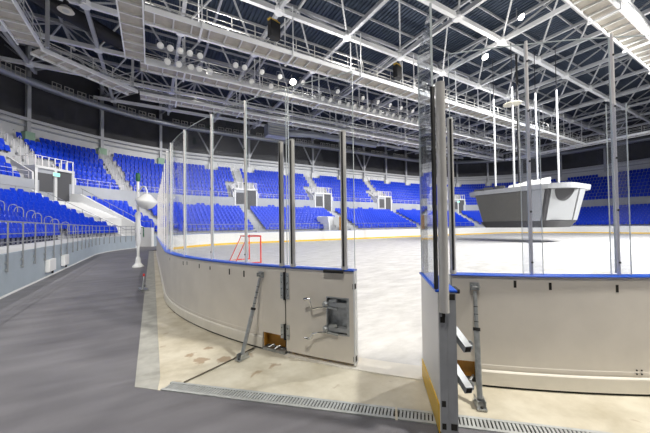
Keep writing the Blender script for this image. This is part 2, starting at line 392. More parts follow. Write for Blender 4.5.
m.build('end_frame', M['white'], t)
for z in (.92, .1): seg(GL1-.04, GL1+.15, z-.03, z+.03, -.06, -.0).build('end_fitting', M['slotm'], t)
r = thing('latch_recess', None, None); r.parent = t
seg(rc0+.02, rc1-.02, .362, .773, -.088, -.082).build('back_plate', M['galv'], r)
m = seg(rc0-.05, rc0+.03, .35, .785, -.08, .003); m.merge(seg(rc1-.14, rc1+.06, .35, .785, -.08, .003)); m.merge(seg(rc0, rc1, .35, .365, -.08, .003)); m.merge(seg(rc0, rc1, .77, .785, -.08, .003)); m.build('recess_frame', M['galv'], r)
for z in (.70, .41):
    seg(rc0-.25, rc1-.15, z-.025, z+.022, -.07, .006).build('latch_bar', M['alu'], t)
    m = MB(); m.beam(cpt(rc0+.2, z+.035, .0), cpt(rc0+.9, z+.05, .01), .03, .03); m.beam(cpt(rc0+.1, z-.035, .01), cpt(rc0+1.0, z-.05, .015), .04, .02); m.lathe(cpt(rc0-.1, z, .0), [(.035, 0), (.035, .03), (.02, .05)], 12, (cos(R(rc0)), sin(R(rc0)), 0)); m.build('latch_clamp', M['galv'], t)
for s, z in ((1, .665), (-1, .375)):
    m = MB(); a = rc0-.2
    m.tube([cpt(a+.3, z, .03), cpt(a-.3, z-.005, .05), cpt(a-.95, z-.03, .06), cpt(a-1.0, z-.03+.02*s, .06), cpt(a-1.15, z+s*.085, .065), cpt(a-1.2, z+s*.09, .07), cpt(a-1.45, z+s*.085, .08)], .011, 8)
    cr = m.build('crank_handle', M['chrome'], t, True)
    m = MB(); m.tube([cpt(a-1.3, z+s*.09, .074), cpt(a-1.62, z+s*.082, .086)], .016, 10); m.build('grip', M['chrome'], cr, True)
for z0, z1 in ((.70, 1.03), (.20, .375)):
    h = thing('hinge', None, None); h.parent = t
    m = MB()
    for sgn in (-1, 1):
        m.sweep(arc(-CX, -CY, RC, GL0-.04+sgn*.27-.19, GL0-.04+sgn*.27+.19, 3), [(.003, z0), (.010, z0), (.010, z1), (.003, z1)])
    m.build('hinge_plate', M['galv'], h)
    m = MB(); m.tube([cpt(GL0-.03, z0-.01, .018), cpt(GL0-.03, z1+.01, .018)], .014, 10); m.build('hinge_pin', M['black'], h, True)
    m = MB(); n = 4 if z1-z0 > .2 else 2
    for i in range(n):
        for sgn in (-1, 1): m.lathe(cpt(GL0-.04+sgn*.33, z0+(i+.5)*(z1-z0)/n, .0105), [(.011, 0), (.011, .006), (.006, .009)], 8, (cos(R(GL0)), sin(R(GL0)), 0))
    m.build('hinge_bolt', M['chrome'], h)
m = MB(); m.sweep(arc(-CX, -CY, RC, 215.05, 216.75, 4), [(.022, HB-.035), (.045, HB-.04), (.05, HB-.012), (.022, HB-.004)]); m.build('pull_handle', M['black'], t, True)
seg(GL0-.02, GL0+.05, .05, HB-.02, -.08, .0008).build('hinge_gap', M['slotm'], t)
# ------------------------------------------------------------------ glass
GZ = 3.42
def upright(a, label, z1, r, z0=HB, square=False, group=None):
    t = thing('stanchion', label, 'glass stanchion', tuple(cpt(a, z0, -.045)), group)
    m = MB(); so = -.012
    if square: m.tube([cpt(a, z0+.001, -.045), cpt(a, z1, -.045)], .0135, 10)
    else: m.tube([cpt(a, z0+.001, so), cpt(a, z1-.005, so), cpt(a, z1, so)], [r, r, r*.85], 16)
    m.build('upright', M['steel'] if not square else M['alupost'], t, not square)
    if square:
        m = MB(); z = z0+.12
        while z < z1: m.lathe(cpt(a, z, -.033), [(.010, 0), (.010, .006)], 8, (cos(R(a)), sin(R(a)), 0)); z += .5
        m.build('clip', M['slotm'], t)
    else:
        m = MB(); m.lathe(cpt(a, z0+.001, so), [(r+.004, 0), (r+.004, .03), (r+.001, .035)], 16); m.build('collar', M['steel'], t, True)
        m = MB(); m.beam(cpt(a, z0+.04, so+r*.98), cpt(a, z1-.02, so+r*.98), .02, .012); m.build('glass_channel', M['black'], t)
    return t
ST = [(185.4, 'slim glass stanchion farthest along the curved board toward the goal end', 3.42), (192.8, 'slim glass stanchion second from the goal end on the curved board', 3.42), (200.2, 'slim glass stanchion over the middle of the curved board', 3.42), (206.0, 'slim glass stanchion between the curved board middle and the brace strut', 3.42)]
for a, l, z in ST: upright(a, l, z, .02, square=True)
upright(210.75, 'round steel stanchion on the fixed side of gate hinge', 2.71, .033)
g1 = upright(211.95, 'round steel stanchion on the hinge side of the closed leaf', 2.715, .033)
g2 = upright(216.75, 'round steel stanchion at the free end of the closed leaf', 2.72, .036)
def pane(a0, a1, label, z0=HB+.015, z1=GZ, group=None, mat='glass', th=.012):
    t = thing('glass_pane', label, 'rink glass', tuple(cpt(a0, z0, -.05)), group)
    m = MB(); m.sweep(arc(-CX, -CY, RC-.07, a0, a1, 6), [(-th/2, z0), (th/2, z0), (th/2, z1), (-th/2, z1)]); m.build('sheet', M[mat], t)
    m = MB(); m.sweep(arc(-CX, -CY, RC-.07, a0, a1, 6), [(-.006, z1), (.006, z1), (.006, z1+.007), (-.006, z1+.007)]); m.build('top_edge', M['glassedge'], t)
    e = MB()
    for aa in (a0, a1): e.sweep(arc(-CX, -CY, RC-.07, aa-.02, aa+.02, 1), [(-.0072, z0), (.0072, z0), (.0072, z1), (-.0072, z1)])
    e.build('side_edge', M['glassedge'], t)
    return t
pane(180.2, 185.36, 'clear glass pane on the curved board nearest the goal end')
pane(185.44, 192.76, 'second clear glass pane on the curved board from the goal end')
pane(192.84, 200.16, 'third clear glass pane on the curved board from the goal end')
pane(200.24, 205.96, 'clear glass pane on the curved board above the slotted middle')
pane(206.04, 211.05, 'clear glass pane above the brace strut beside the gate hinge')
pane(211.3, 217.5, 'clear glass pane standing on the closed gate leaf')
# right of the gate
for a, l in ((229.86, 'pale glass stanchion in a clear sleeve nearer the open gate'), (235.23, 'pale glass stanchion in a clear sleeve farther from the open gate')):
    t = upright(a, l, 3.44, .02, square=True)
    m = MB(); m.sweep(arc(-CX, -CY, RC-.045, a-.62, a+.62, 4), [(.02, HB+.004), (.028, HB+.004), (.028, 2.75), (.02, 2.75)]); m.build('clear_sleeve', M['sleeve'], t)
    m = MB()
    for q in (-.62, .62): m.sweep(arc(-CX, -CY, RC-.045, a+q-.012, a+q+.012, 1), [(.019, HB+.004), (.029, HB+.004), (.029, 2.75), (.019, 2.75)])
    m.build('sleeve_edge', M['glassedge'], t)
pane(224.8, 229.82, 'large clear glass pane between the open gate and first sleeved stanchion')
pane(229.9, 235.19, 'large clear glass pane between the two sleeved stanchions')
pane(235.27, 240.8, 'large clear glass pane past the second sleeved stanchion')
upright(224.75, 'shorter steel stanchion on the fixed board behind the open gate leaf', 2.72, .03, square=False)
# straight end glass
pe = -CY
i = 0
names = ORD
for k in range(9):
    y0 = -CY+.02+k*1.49
    t = thing('glass_pane', f'clear end glass pane, {ORD[k]} along the straight end board from the curve', 'rink glass', (-HX+.05, y0, HB))
    m = MB(); m.box((-HX+.05, y0+.73, (HB+.02+GZ)/2), (.012, 1.44, GZ-HB-.02)); m.build('sheet', M['glass'], t)
    m = MB(); m.box((-HX+.05, y0+.73, GZ+.006), (.016, 1.44, .012)); m.build('top_edge', M['glassedge'], t)
    t = thing('stanchion', f'slim end stanchion, {ORD[k]} along the straight end board from the curve', 'glass stanchion', (-HX+.045, y0-.005, HB))
    m = MB(); m.box((-HX+.045, y0-.005, (HB+GZ)/2+.002), (.03, .022, GZ-HB)); m.build('upright', M['alupost'], t)
# ------------------------------------------------------------------ gate leaf, open
H0 = V((-27.80, -12.30, 0)); H1 = V((-28.37, -12.97, 0)); ld = (H1-H0).normalized(); ln = V((-ld.y, ld.x, 0))
if ln.x < 0: ln = -ln          # thickness side (toward the drain, away from the opening)
LW = (H1-H0).length
def lp(s, o, z): return H0+ld*s+ln*o+V((0, 0, z))
def lbox(s0, s1, o0, o1, z0, z1):
    m = MB(); vs = [lp(s, o, z) for s in (s0, s1) for o in (o0, o1) for z in (z0, z1)]
    return m.add(vs, [(0, 1, 3, 2), (4, 6, 7, 5), (0, 4, 5, 1), (2, 3, 7, 6), (0, 2, 6, 4), (1, 5, 7, 3)])
t = thing('gate_leaf', 'open gate leaf seen end-on with grey metal edge and latch bars', 'rink gate', tuple(H0))
lbox(0, LW-.005, .004, .045, .03, HB-.02).build('panel', M['boardin'], t)
m = MB(); vs = [lp(0, -.004, .02), lp(LW, -.004, .02), lp(LW, -.004, .24), lp(0, -.004, .2), lp(0, .004, .02), lp(LW, .004, .02), lp(LW, .004, .24), lp(0, .004, .2)]
m.add(vs, [(0, 1, 2, 3), (7, 6, 5, 4), (0, 4, 5, 1), (1, 5, 6, 2), (2, 6, 7, 3), (3, 7, 4, 0)]); m.build('yellow_kick_plate', M['yellow'], t)
m = lbox(LW-.04, LW, .012, .068, .02, HB-.022); m.merge(lbox(LW-.04, LW-.004, .07, .138, .02, HB-.022)); m.build('end_frame', M['alu'], t)
for z, o0, o1 in ((.22, .02, .05), (.05, .02, .05), (.05, .085, .13), (.86, .02, .055), (HB-.075, .08, .13)):
    lbox(LW-.003, LW+.003, o0, o1, z, z+.045).build('frame_slot', M['slotm'], t)
lbox(0, LW-.045, .05, .135, .05, HB-.03).build('outer_frame', M['galv'], t)
m = lbox(-.02, LW-.002, -.012, .15, HB-.019, HB); m.build('cap_rail', M['blue'], t, bevel=.006)
m = lbox(LW-.2, LW-.06, .15, .185, HB-.04, HB-.005); m.build('pull_handle', M['black'], t, bevel=.008)
for z in (.72, .42):
    p0 = lp(LW-.16, .139, z+.055); p1 = lp(LW+.06, .20, z-.03)
    m = MB(); m.beam(p0, p1, .055, .055); b_ = m.build('latch_bar', M['alu'], t)
    m = MB(); m.beam(p1-(p1-p0).normalized()*.01, p1+(p1-p0).normalized()*.002, .042, .042); m.build('bar_mouth', M['slotm'], b_)
    m = MB(); c = p1-(p1-p0).normalized()*.05+ln*.035; m.tube([c+V((0, 0, .03)), c+ln*.02+V((0, 0, .01)), c+ln*.015-V((0, 0, .03))], .01, 8); m.build('clip', M['galv'], b_, True)
m = MB(); q = lp(LW+.036, .045, .95); m.tube([q, lp(LW+.036, .045, 2.70)], .036, 16); po = m.build('stanchion', M['steel'], t, True)
m = MB(); m.beam(lp(LW-.02, .0, HB+.002), lp(LW-.02, .0, 2.70), .018, .03); m.build('glass_channel', M['black'], po)
m = MB(); m.tube([lp(LW+.03, .04, .91), lp(LW+.03, .04, .955)], .012, 8); m.build('stop', M['slotm'], po)
m = MB(); m.beam(lp(.03, .04, HB+.002), lp(.03, .04, 2.70), .05, .05); m.build('rear_stanchion', M['black'], t)
lbox(.04, LW-.09, .006, .018, HB+.01, GZ).build('glass_sheet', M['glassleaf'], t)
m = lbox(.035, .045, .004, .02, HB+.01, GZ); m.merge(lbox(LW-.095, LW-.085, .004, .02, HB+.01, GZ)); m.build('glass_edge', M['glassedge'], t)

# ------------------------------------------------------------------ brace struts
def strut(label, top, foot, cut):
    t = thing('brace_strut', label, 'brace strut', (foot.x, foot.y, 0))
    d = (top-foot); mid = foot+d*cut; dn = d.normalized()
    f = V((foot.x, foot.y, .035))
    m = MB(); m.tube([f+V((0, 0, .03)), mid], .026, 10); m.build('outer_tube', M['galv'], t, True)
    m = MB(); m.tube([mid, mid+dn*.03], .033, 10); m.build('lock_collar', M['black'], t, True)
    m = MB(); m.tube([mid+dn*.02, top-dn*.05], .018, 10); it = m.build('inner_tube', M['galv'], t, True)
    m = MB(); s = mid+dn*.08
    while (top-s).length > .15: m.lathe(s, [(.0195, 0), (.0195, .006)], 10, dn); s = s+dn*.07
    m.build('thread_ring', M['slotm'], it)
    hd = V((top.x+CX, top.y+CY, 0)).normalized(); tg = V((-hd.y, hd.x, 0)); rm = Matrix((hd, tg, V((0, 0, 1)))).transposed()
    m = MB(); m.box(top-hd*.012, (.012, .085, .075), mat=rm)
    for sg in (-1, 1): m.box(top+hd*.014+tg*.03*sg, (.05, .008, .05), mat=rm)
    m.tube([top-tg*.045+hd*.02, top+tg*.045+hd*.02], .009, 8); m.build('head_bracket', M['galv'], t)
    m = MB(); a = math.atan2(hd.y, hd.x)
    m.box((foot.x, foot.y, .012), (.17, .08, .012), a)
    for sg in (-1, 1): m.box(V((foot.x, foot.y, .045))+tg*.034*sg, (.12, .008, .06), a)
    m.tube([V((foot.x, foot.y, .05))-tg*.045, V((foot.x, foot.y, .05))+tg*.045], .011, 8); m.build('foot_bracket', M['galv'], t)
    m = MB(); m.lathe(V((foot.x, foot.y, .018))+hd*.06, [(.012, 0), (.012, .012)], 6); m.lathe(V((foot.x, foot.y, .018))-hd*.06, [(.012, 0), (.012, .012)], 6); m.build('floor_bolt', M['slotm'], t)
strut('galvanised brace strut leaning on the board beside the closed gate', cpt(208.45, .985, .022), V((-29.31, -10.84, 0)), .56)
strut('galvanised brace strut leaning on the board behind the open gate leaf', cpt(226.1, .99, .022), V((-27.76, -12.91, 0)), .60)
# thin cable across the concrete
m = MB(); m.tube([(-29.10, -10.61, .01), (-29.2, -10.66, .012), (-29.42, -10.80, .010), (-29.75, -10.97, .011), (-29.98, -11.08, .010)], .008, 6)
tag(m.build('cable', M['cable'], None, True), 'thin dark cable on the concrete running from the brace strut to drain', 'cable')

# ------------------------------------------------------------------ goal
GX, GYc = -26., -.53
t = thing('hockey_goal', 'red framed hockey goal with white net on the ice', 'goal', (GX, GYc, 0))
m = MB(); w = .915
m.tube([(GX, GYc-w, 0), (GX, GYc-w, 1.22), (GX, GYc+w, 1.22), (GX, GYc+w, 0)], .03, 10); m.build('front_frame', M['red'], t, True)
m = MB(); m.tube([(GX, GYc-w, .025), (GX-.75, GYc-w, .025), (GX-1.05, GYc-w*.6, .025), (GX-1.05, GYc+w*.6, .025), (GX-.75, GYc+w, .025), (GX, GYc+w, .025)], .025, 10); m.build('base_frame', M['red'], t, True)
m = MB()
m.tube([(GX, GYc-w, 1.2), (GX-.5, GYc-w*.75, 1.2), (GX-.5, GYc+w*.75, 1.2), (GX, GYc+w, 1.2)], .02, 8)
m.tube([(GX-.5, GYc-w*.6, 1.2), (GX-1.05, GYc-w*.6, .03)], .02, 8); m.tube([(GX-.5, GYc+w*.6, 1.2), (GX-1.05, GYc+w*.6, .03)], .02, 8); m.build('rear_frame', M['red'], t, True)
m = MB()
for i in range(13):
    y = GYc-w*.6+i*w*1.2/12; m.tube([(GX-.5, y, 1.2), (GX-1.04, y, .05)], .004, 4)
for i in range(1, 9):
    f = i/9; m.tube([(GX-.5-.54*f, GYc-w*.62, 1.2-1.15*f), (GX-.5-.54*f, GYc+w*.62, 1.2-1.15*f)], .004, 4)
for sg in (-1, 1):
    for i in range(1, 7):
        f = i/7; m.tube([(GX-.5*f, GYc+sg*w*(1-.25*f), 1.2), (GX-(.75 if f < .7 else 1.)*f, GYc+sg*w*(1-.3*max(0, f-.6)), .05)], .004, 4)
m.build('net', M['net'], t)
MB().prism([], 0, 0) if False else None

# ------------------------------------------------------------------ bowl path
FX, FY, FR = 33.4, 20., 11.5          # front line of the stands
SX, SY = FX-FR, FY-FR                 # 21.9, 8.5
def bowl(y_left=-14., a_from=None, a_to=None):
    return line((-FX, y_left), (-FX, SY), (-1, 0), 6)+arc(-SX, SY, FR, 180, 90, 36)[1:]+line((-SX, FY), (SX, FY), (0, 1), 14)[1:]+arc(SX, SY, FR, 90, 0, 30)[1:]+line((FX, SY), (FX, -9), (1, 0), 4)[1:]
T0, T1 = 146.2, 135.6                 # tunnel cut in the near-left corner
seg_a = line((-FX, -14), (-FX, SY), (-1, 0), 6)+arc(-SX, SY, FR, 180, T0, 8)[1:]
seg_b = arc(-SX, SY, FR, T1, 90, 28)+line((-SX, FY), (SX, FY), (0, 1), 14)[1:]+arc(SX, SY, FR, 90, 0, 30)[1:]+line((FX, SY), (FX, -9), (1, 0), 4)[1:]
NL, DL, RL, Z0 = 9, .8, .35, 1.05
NU, DU, RU, ZU = 8, .75, .70, 5.85
DP0, DP1, ZP = 8.2, 10., 4.2
low = [(0, 0), (0, Z0), (1., Z0)]
for i in range(NL):
    z = Z0+RL*i; low += [(1.+DL*i, z), (1.+DL*(i+1), z)]
low = [low[0], low[1]]+low[3:]
low += [(DP0, 0)]
m = MB(); m.sweep(seg_a, low); struct(m, 'floor_lower_terrace', M['conc'])
m = MB(); m.sweep(seg_b, low); struct(m, 'floor_lower_terrace', M['conc'])
m = MB(); m.sweep(bowl(), [(DP0, ZP-.35), (DP0, ZP), (DP1, ZP), (DP1, ZP-.35)]); struct(m, 'floor_concourse', M['conc'])
upf = [(DP1, 0), (DP1, ZU-.05)]
for j in range(NU):
    z = ZU+RU*j; upf += [(DP1+DU*j+(.06 if j == 0 else 0), z), (DP1+DU*(j+1), z)]
upf += [(DP1+DU*NU+.6, ZU+RU*(NU-1)), (DP1+DU*NU+.6, 0)]
m = MB(); m.sweep(bowl(), upf); struct(m, 'floor_upper_terrace', M['conc'])
m = MB(); m.sweep(bowl(), [(DP1-.16, ZP-.05), (DP1-.16, ZU+.25), (DP1-.02, ZU+.25), (DP1-.02, ZP-.05)]); struct(m, 'wall_concourse', M['grayw'])
# front parapets
m = MB(); m.sweep(seg_a, [(-.06, 0), (-.06, Z0), (-.005, Z0), (-.005, 0)]); struct(m, 'wall_parapet_left', M['parapet'])
m = MB(); m.sweep(seg_a, [(-.075, .0), (-.075, .035), (-.06, .05), (-.06, 0)]); struct(m, 'baseboard_left', M['wallw'])
m = MB(); m.sweep(seg_b, [(-.06, 0), (-.06, Z0), (-.005, Z0), (-.005, 0)]); struct(m, 'wall_parapet_far', M['parapet'])
# back wall, dark upper wall, ring beams
DB = DP1+DU*NU+.6   # 16.6
m = MB(); m.sweep(bowl(), [(DB, 9), (DB, 13.6), (DB+.2, 13.6), (DB+.2, 9)]); struct(m, 'wall_back', M['wallw'])
m = MB(); m.sweep(bowl(), [(DB+.3, 13.3), (DB+.3, 23), (DB+.5, 23), (DB+.5, 13.3)]); struct(m, 'wall_upper_back', M['dark'])
m = MB(); m.sweep(bowl(), [(15.95, 13.1), (15.95, 13.42), (16.25, 13.42), (16.25, 13.1)]); struct(m, 'beam_ring_main', M['chord'])
m = MB(); m.sweep(bowl(), [(16.3, 12.55), (16.3, 12.7), (16.45, 12.7), (16.45, 12.55)]); struct(m, 'beam_ring_lower', M['grayw'])
m = MB(); m.sweep(bowl(), [(16.3, 17.2), (16.3, 17.4), (16.5, 17.4), (16.5, 17.2)]); struct(m, 'beam_ring_upper', M['chord'])
# columns
def bp(kind, s, d):
    # kind 'L' (s=y), 'A' (angle left corner), 'F' (s=x), 'B' (angle right corner), 'R'
    if kind == 'L': return V((-FX-d, s, 0)), V((-1, 0, 0))
    if kind == 'A': n = V((cos(R(s)), sin(R(s)), 0)); return V((-SX, SY, 0))+n*(FR+d), n
    if kind == 'F': return V((s, FY+d, 0)), V((0, 1, 0))
    if kind == 'B': n = V((cos(R(s)), sin(R(s)), 0)); return V((SX, SY, 0))+n*(FR+d), n
    return V((FX+d, s, 0)), V((1, 0, 0))
cols = [('L', 2.5)]+[('A', a) for a in (180, 165, 150, 135, 120, 105, 90)]+[('F', -SX+6.257*k) for k in range(1, 7)]+[('B', a) for a in (90, 75, 60, 45, 30, 15, 0)]
for i, (k, s) in enumerate(cols):
    p, n = bp(k, s, 16.2); a = math.atan2(n.y, n.x)
    t = thing('column', None, None, tuple(p), kind='structure')
    m = MB(); m.box((p.x, p.y, 16.2), (.34, .34, 11.6), a); m.build('shaft', M['chord'], t)
    m = MB(); m.box((p.x, p.y, 11.3), (.7, .85, 1.3), a); m.build('base_box', M['green'] if (k == 'L' or k == 'A') and s != 90 else M['wallw'], t)
    if k == 'F' and i % 2 == 0 or (k == 'A' and s == 90):
        tv = V((-n.y, n.x, 0)); q = p+n*.2
        m = MB(); m.beam(q+V((0, 0, 13.5)), q+tv*2.4+V((0, 0, 18)), .2, .2); m.beam(q+V((0, 0, 13.5)), q-tv*2.4+V((0, 0, 18)), .2, .2); m.build('brace', M['chord'], t)
    q = p-n*4.2
    m = MB(); m.beam((p.x, p.y, 18.6), (q.x, q.y, 18.4), .25, .25); m.build('raker_arm', M['chord'], t)
# V lattice brackets on the white wall between some columns
for s0 in (-18.7, -12.5, 6.3, 12.5):
    p, n = bp('F', s0, 16.5); t = thing('wall_lattice', None, None, tuple(p), kind='structure'); m = MB()
    for z in (11.2, 12.4): m.beam(p+V((-2.2, -.05, z)), p+V((2.2, -.05, z)), .08, .08)
    for i in range(6): m.beam(p+V((-2.2+i*.73, -.05, 11.2 if i % 2 else 12.4)), p+V((-1.47+i*.73, -.05, 12.4 if i % 2 else 11.2)), .07, .07)
    m.build('lattice_bracing', M['chordw'], t)

# ------------------------------------------------------------------ tunnel in the corner
def radial(a, d, z): p, n = bp('A', a, d); return V((p.x, p.y, z))
def tunnel_wall(name, a, label, zo):
    m = MB(); n = V((-sin(R(a)), cos(R(a)), 0))
    prof = [(-.06, 0), (-.06, Z0+.55+zo), (1., Z0+.6+zo), (DP0, ZP+.75+zo), (DP0+1.2, ZP+.9), (DP0+1.2, 0)]
    vs = [radial(a, d, z)+n*o for o in (-.14, .14) for d, z in prof]; k = len(prof)
    m.add(vs, [tuple(range(k)), tuple(range(2*k-1, k-1, -1))]+[(i, k+i, k+(i+1) % k, (i+1) % k) for i in range(k)])
    struct(m, name, M['white'], label)
    t = thing('handrail', 'steel handrail sloping down the %s side wall of the white tunnel' % ('near' if a > 141 else 'far'), 'handrail', tuple(radial(a, 0, Z0+.6)), None)
    m = MB(); pts = [radial(a, d, Z0+.6+zo+max(0, d-1)*(ZP+.15-Z0)/7.2+.55) for d in (0, 1, 3, 5, 7, 8.2)]; m.tube(pts, .025, 6); m.build('top_rail', M['rail'], t, True)
    for d in (.1, 1.6, 3.2, 4.8, 6.4, 8): 
        zb = Z0+.6+zo+max(0, d-1)*(ZP+.15-Z0)/7.2; m = MB(); m.tube([radial(a, d, zb-.02), radial(a, d, zb+.54)], .02, 6); m.build('post', M['rail'], t)
tunnel_wall('wall_tunnel_near', T0-.7, None, -.62)
tunnel_wall('wall_tunnel_far', T1+.7, None, .1)
m = MB(); m.sweep(arc(-SX, SY, FR+8.1, T1, T0, 8), [(0, 0), (0, ZP-.3), (.12, ZP-.3), (.12, 0)]); struct(m, 'wall_tunnel_end', M['wallw'])
m = MB(); m.sweep(arc(-SX, SY, FR+3.2, T1+1, T0-1, 8), [(0, 0), (0, 2.6), (.15, 2.6), (.15, 0)]); struct(m, 'wall_tunnel_inner', M['white'])
m = MB(); m.sweep(arc(-SX, SY, FR+3.4, T1+1, T0-1, 8), [(0, 2.3), (0, 2.6), (4.6, ZP), (4.6, 2.3)]); struct(m, 'wall_tunnel_cover', M['white'])
# green pipe rail by the tunnel mouth
t = thing('safety_barrier', 'green pipe barrier at the mouth of the white tunnel', 'barrier', tuple(radial(T0-1, -.1, 0)))
m = MB(); m.tube([radial(T0-1.6, .2, 0), radial(T0-1.6, .2, 1.75), radial(T0-5, .0, 1.72), radial(T0-5, .0, .9)], .05, 8); m.build('pipe_frame', M['gdark'], t, True)
m = MB(); m.tube([radial(T0-1.6, .2, 1.2), radial(T0-4, .1, 1.2)], .04, 8); m.build('cross_rail', M['gdark'], t, True)

# ------------------------------------------------------------------ seats
SW = .50
def seat_geo(detail):
    # tip-up seat; local: x across, y outward (toward the back), z up, origin on tread at seat centre
    def shell(rows, xs, th, curve):
        m = MB(); vs = []; fs = []; k = len(xs)
        for o in (0, th):
            for z, y, ww in rows:
                for x in xs: vs.append((x*ww, y+o-curve*x*x, z))
        N = len(rows)*k
        for i in range(len(rows)-1):
            for j in range(k-1):
                a = i*k+j; fs.append((a, a+1, a+k+1, a+k)); fs.append((N+a, N+a+k, N+a+k+1, N+a+1))
        for j in range(k-1):
            a = (len(rows)-1)*k+j; fs.append((a, a+1, N+a+1, N+a)); fs.append((j+1, j, N+j, N+j+1))
        for i in range(len(rows)-1):
            a = i*k; fs.append((a, a+k, N+a+k, N+a)); b = i*k+k-1; fs.append((b+k, b, N+b, N+b+k))
        return m.add(vs, fs)
    w = .232
    if detail:
        xs = [-1, -.55, 0, .55, 1]
        back = shell([(.30, .15, w*.9), (.45, .175, w), (.72, .225, w), (.83, .25, w*.93), (.875, .262, w*.7)], xs, .035, .035)
        pan = shell([(.27, .06, w*.8), (.30, .03, w*.9), (.5, .07, w*.92), (.62, .11, w*.88), (.655, .125, w*.62)], xs, .05, -.012)
    else:
        xs = [-1, 0, 1]
        back = shell([(.30, .15, w*.95), (.74, .225, w), (.875, .262, w*.76)], xs, .035, .035)
        pan = shell([(.27, .05, w*.88), (.6, .10, w*.9), (.65, .125, w*.66)], xs, .05, -.012)
    br = MB(); br.box((0, .16, .17), (.05, .05, .34)); br.box((0, .11, .30), (.36, .10, .03)); br.box((0, .14, .006), (.22, .12, .012))
    return back, pan, br
def M_seat(p, n):
    x = V((n.y, -n.x, 0)); return Matrix(((x.x, n.x, 0, p.x), (x.y, n.y, 0, p.y), (0, 0, 1, p.z), (0, 0, 0, 1)))
AISL_L = [('L', 8.2, .6)]; 
VOMS = [('A', 139.5), ('F', -18.0), ('F', -4.6), ('F', 9.4), ('B', 68.), ('B', 30.)]
def in_aisle(k, s, d, up):
    w = .86
    r = FR+d
    if up:
        if d > DP1+DU*7:
            for kk, c in cols:
                if kk == k and abs(s-c)*(R(1)*r if k in 'AB' else 1) < 1.: return True
            q = bp(k, s, d)[0]
            for kk, c in cols:
                if (bp(kk, c, 16.2)[0]-q).length < 1.15: return True
        vw = 2.3 if d < DP1+3.1 else w
        for kk, c in VOMS+[('A', 120)]:
            if kk == k:
                ww = w if (kk, c) == ('A', 120) else vw
                dist = abs(s-c)*(R(1)*r if k in 'AB' else 1)
                if dist < ww: return True
    else:
        for kk, c in (('A', 176), ('A', 121.), ('F', -18.5), ('F', -4.3), ('F', 9.8), ('B', 72), ('B', 40)):
            if kk == k and abs(s-c)*(R(1)*r if k in 'AB' else 1) < w: return True
        if k == 'A' and T1-1.2 < s < T0+1.0: return True
        # players' gate in the far stand
        if k == 'F' and -9.5 < s < -6.3 and d < 3.3: return True
    return False
seats = []   # (kind, s, d, z, row, tier, pos, normal)
def row_seats(d, z, row, tier):
    out = []
    r = FR+d; up_ = tier == 'U'
    y = -9.5
    while y < SY-.2: out.append(('L', y)); y += SW
    n = int(R(90)*r/SW); out += [('A', 180-(i+.5)*90/n) for i in range(n)]
    x = -SX+.26
    while x < SX: out.append(('F', x)); x += SW
    out += [('B', 90-(i+.5)*90/n) for i in range(n)]
    y = SY-.3
    while y > -6: out.append(('R', y)); y -= SW
    for k, s in out:
        if in_aisle(k, s, d, up_): continue
        p, nn_ = bp(k, s, d); p.z = z
        seats.append((k, s, d, row, tier, p, nn_))
for i in range(NL): row_seats(1.+DL*i+.40, Z0+RL*i, i, 'C' if False else 'Lo')
for j in range(NU): row_seats(DP1+DU*j+(.42 if j == 0 else .36), ZU+RU*j, j, 'U')
def proj(p):
    q = cam.matrix_world.inverted() @ p
    if q.z > -.1: return None
    f = 296.4; return 325+q.x/-q.z*f, 216.5+4.24-q.y/-q.z*f
SC.view_layers[0].update()
def vis(s):
    q = proj(s[5]+V((0, 0, .6)))
    return q is not None and -8 < q[0] < 658 and -10 < q[1] < 440
seats = [s for s in seats if vis(s)]
def blk(s):
    k, a, row, tier = s[0], s[1], s[3], s[4]
    if tier == 'U':
        if k == 'A' and a > 139.5: return 'P'
        if k == 'A' and 120 < a < 139.5: return 'Q'
        return None
    if k == 'L' or (k == 'A' and a > 176): return 'N'
    if k == 'A' and a > T0: return 'M'
    if k == 'A' and 121 < a < T1: return 'C'
    return None
chosen = [s for s in seats if blk(s)]
chosen.sort(key=lambda s: (s[5]-CAMP).length)
chosen = chosen[:292]
cid = set(id(s) for s in chosen)
BL = {'N': 'blue seat in the %s row up from the parapet, before the hooped aisle', 'M': 'blue seat in the %s row up from the parapet, between hooped aisle and white tunnel', 'C': 'blue seat in the %s row of the corner block beyond the white tunnel', 'P': 'blue upper tier seat in the %s row, before the exit portal aisle', 'Q': 'blue upper tier seat in the %s row, between exit portal and corner aisle'}
GB = {'N': 'seats before the hooped aisle', 'M': 'seats between aisle and tunnel', 'C': 'seats beyond the white tunnel', 'P': 'upper seats before the exit portal', 'Q': 'upper seats past the exit portal'}
bk, pn, brk = seat_geo(True)
proto = thing('stadium_seat', None, 'seat')
bk.build('backrest', M['seat'], proto, True); pn.build('seat_pan', M['seat'], proto, True); brk.build('bracket', M['seatdk'], proto)
for i, s in enumerate(chosen):
    o = proto if i == 0 else copy_tree(proto)
    o.matrix_world = M_seat(s[5], s[6])
    b = blk(s); o['label'] = BL[b] % ORD[s[3]]; o['category'] = 'seat'; o['group'] = '%s, %s row' % (GB[b], ORD[s[3]])
bk, pn, brk = seat_geo(False); far = MB(); tpl = MB().merge(bk).merge(pn)
for s in seats:
    if id(s) in cid: continue
    mtx = M_seat(s[5], s[6]); far.merge(tpl, lambda v: mtx @ v)
tag(far.build('seating_rows', M['seat']), 'long curved rows of blue seats filling the far and upper stands', 'seating', None, 'stuff')
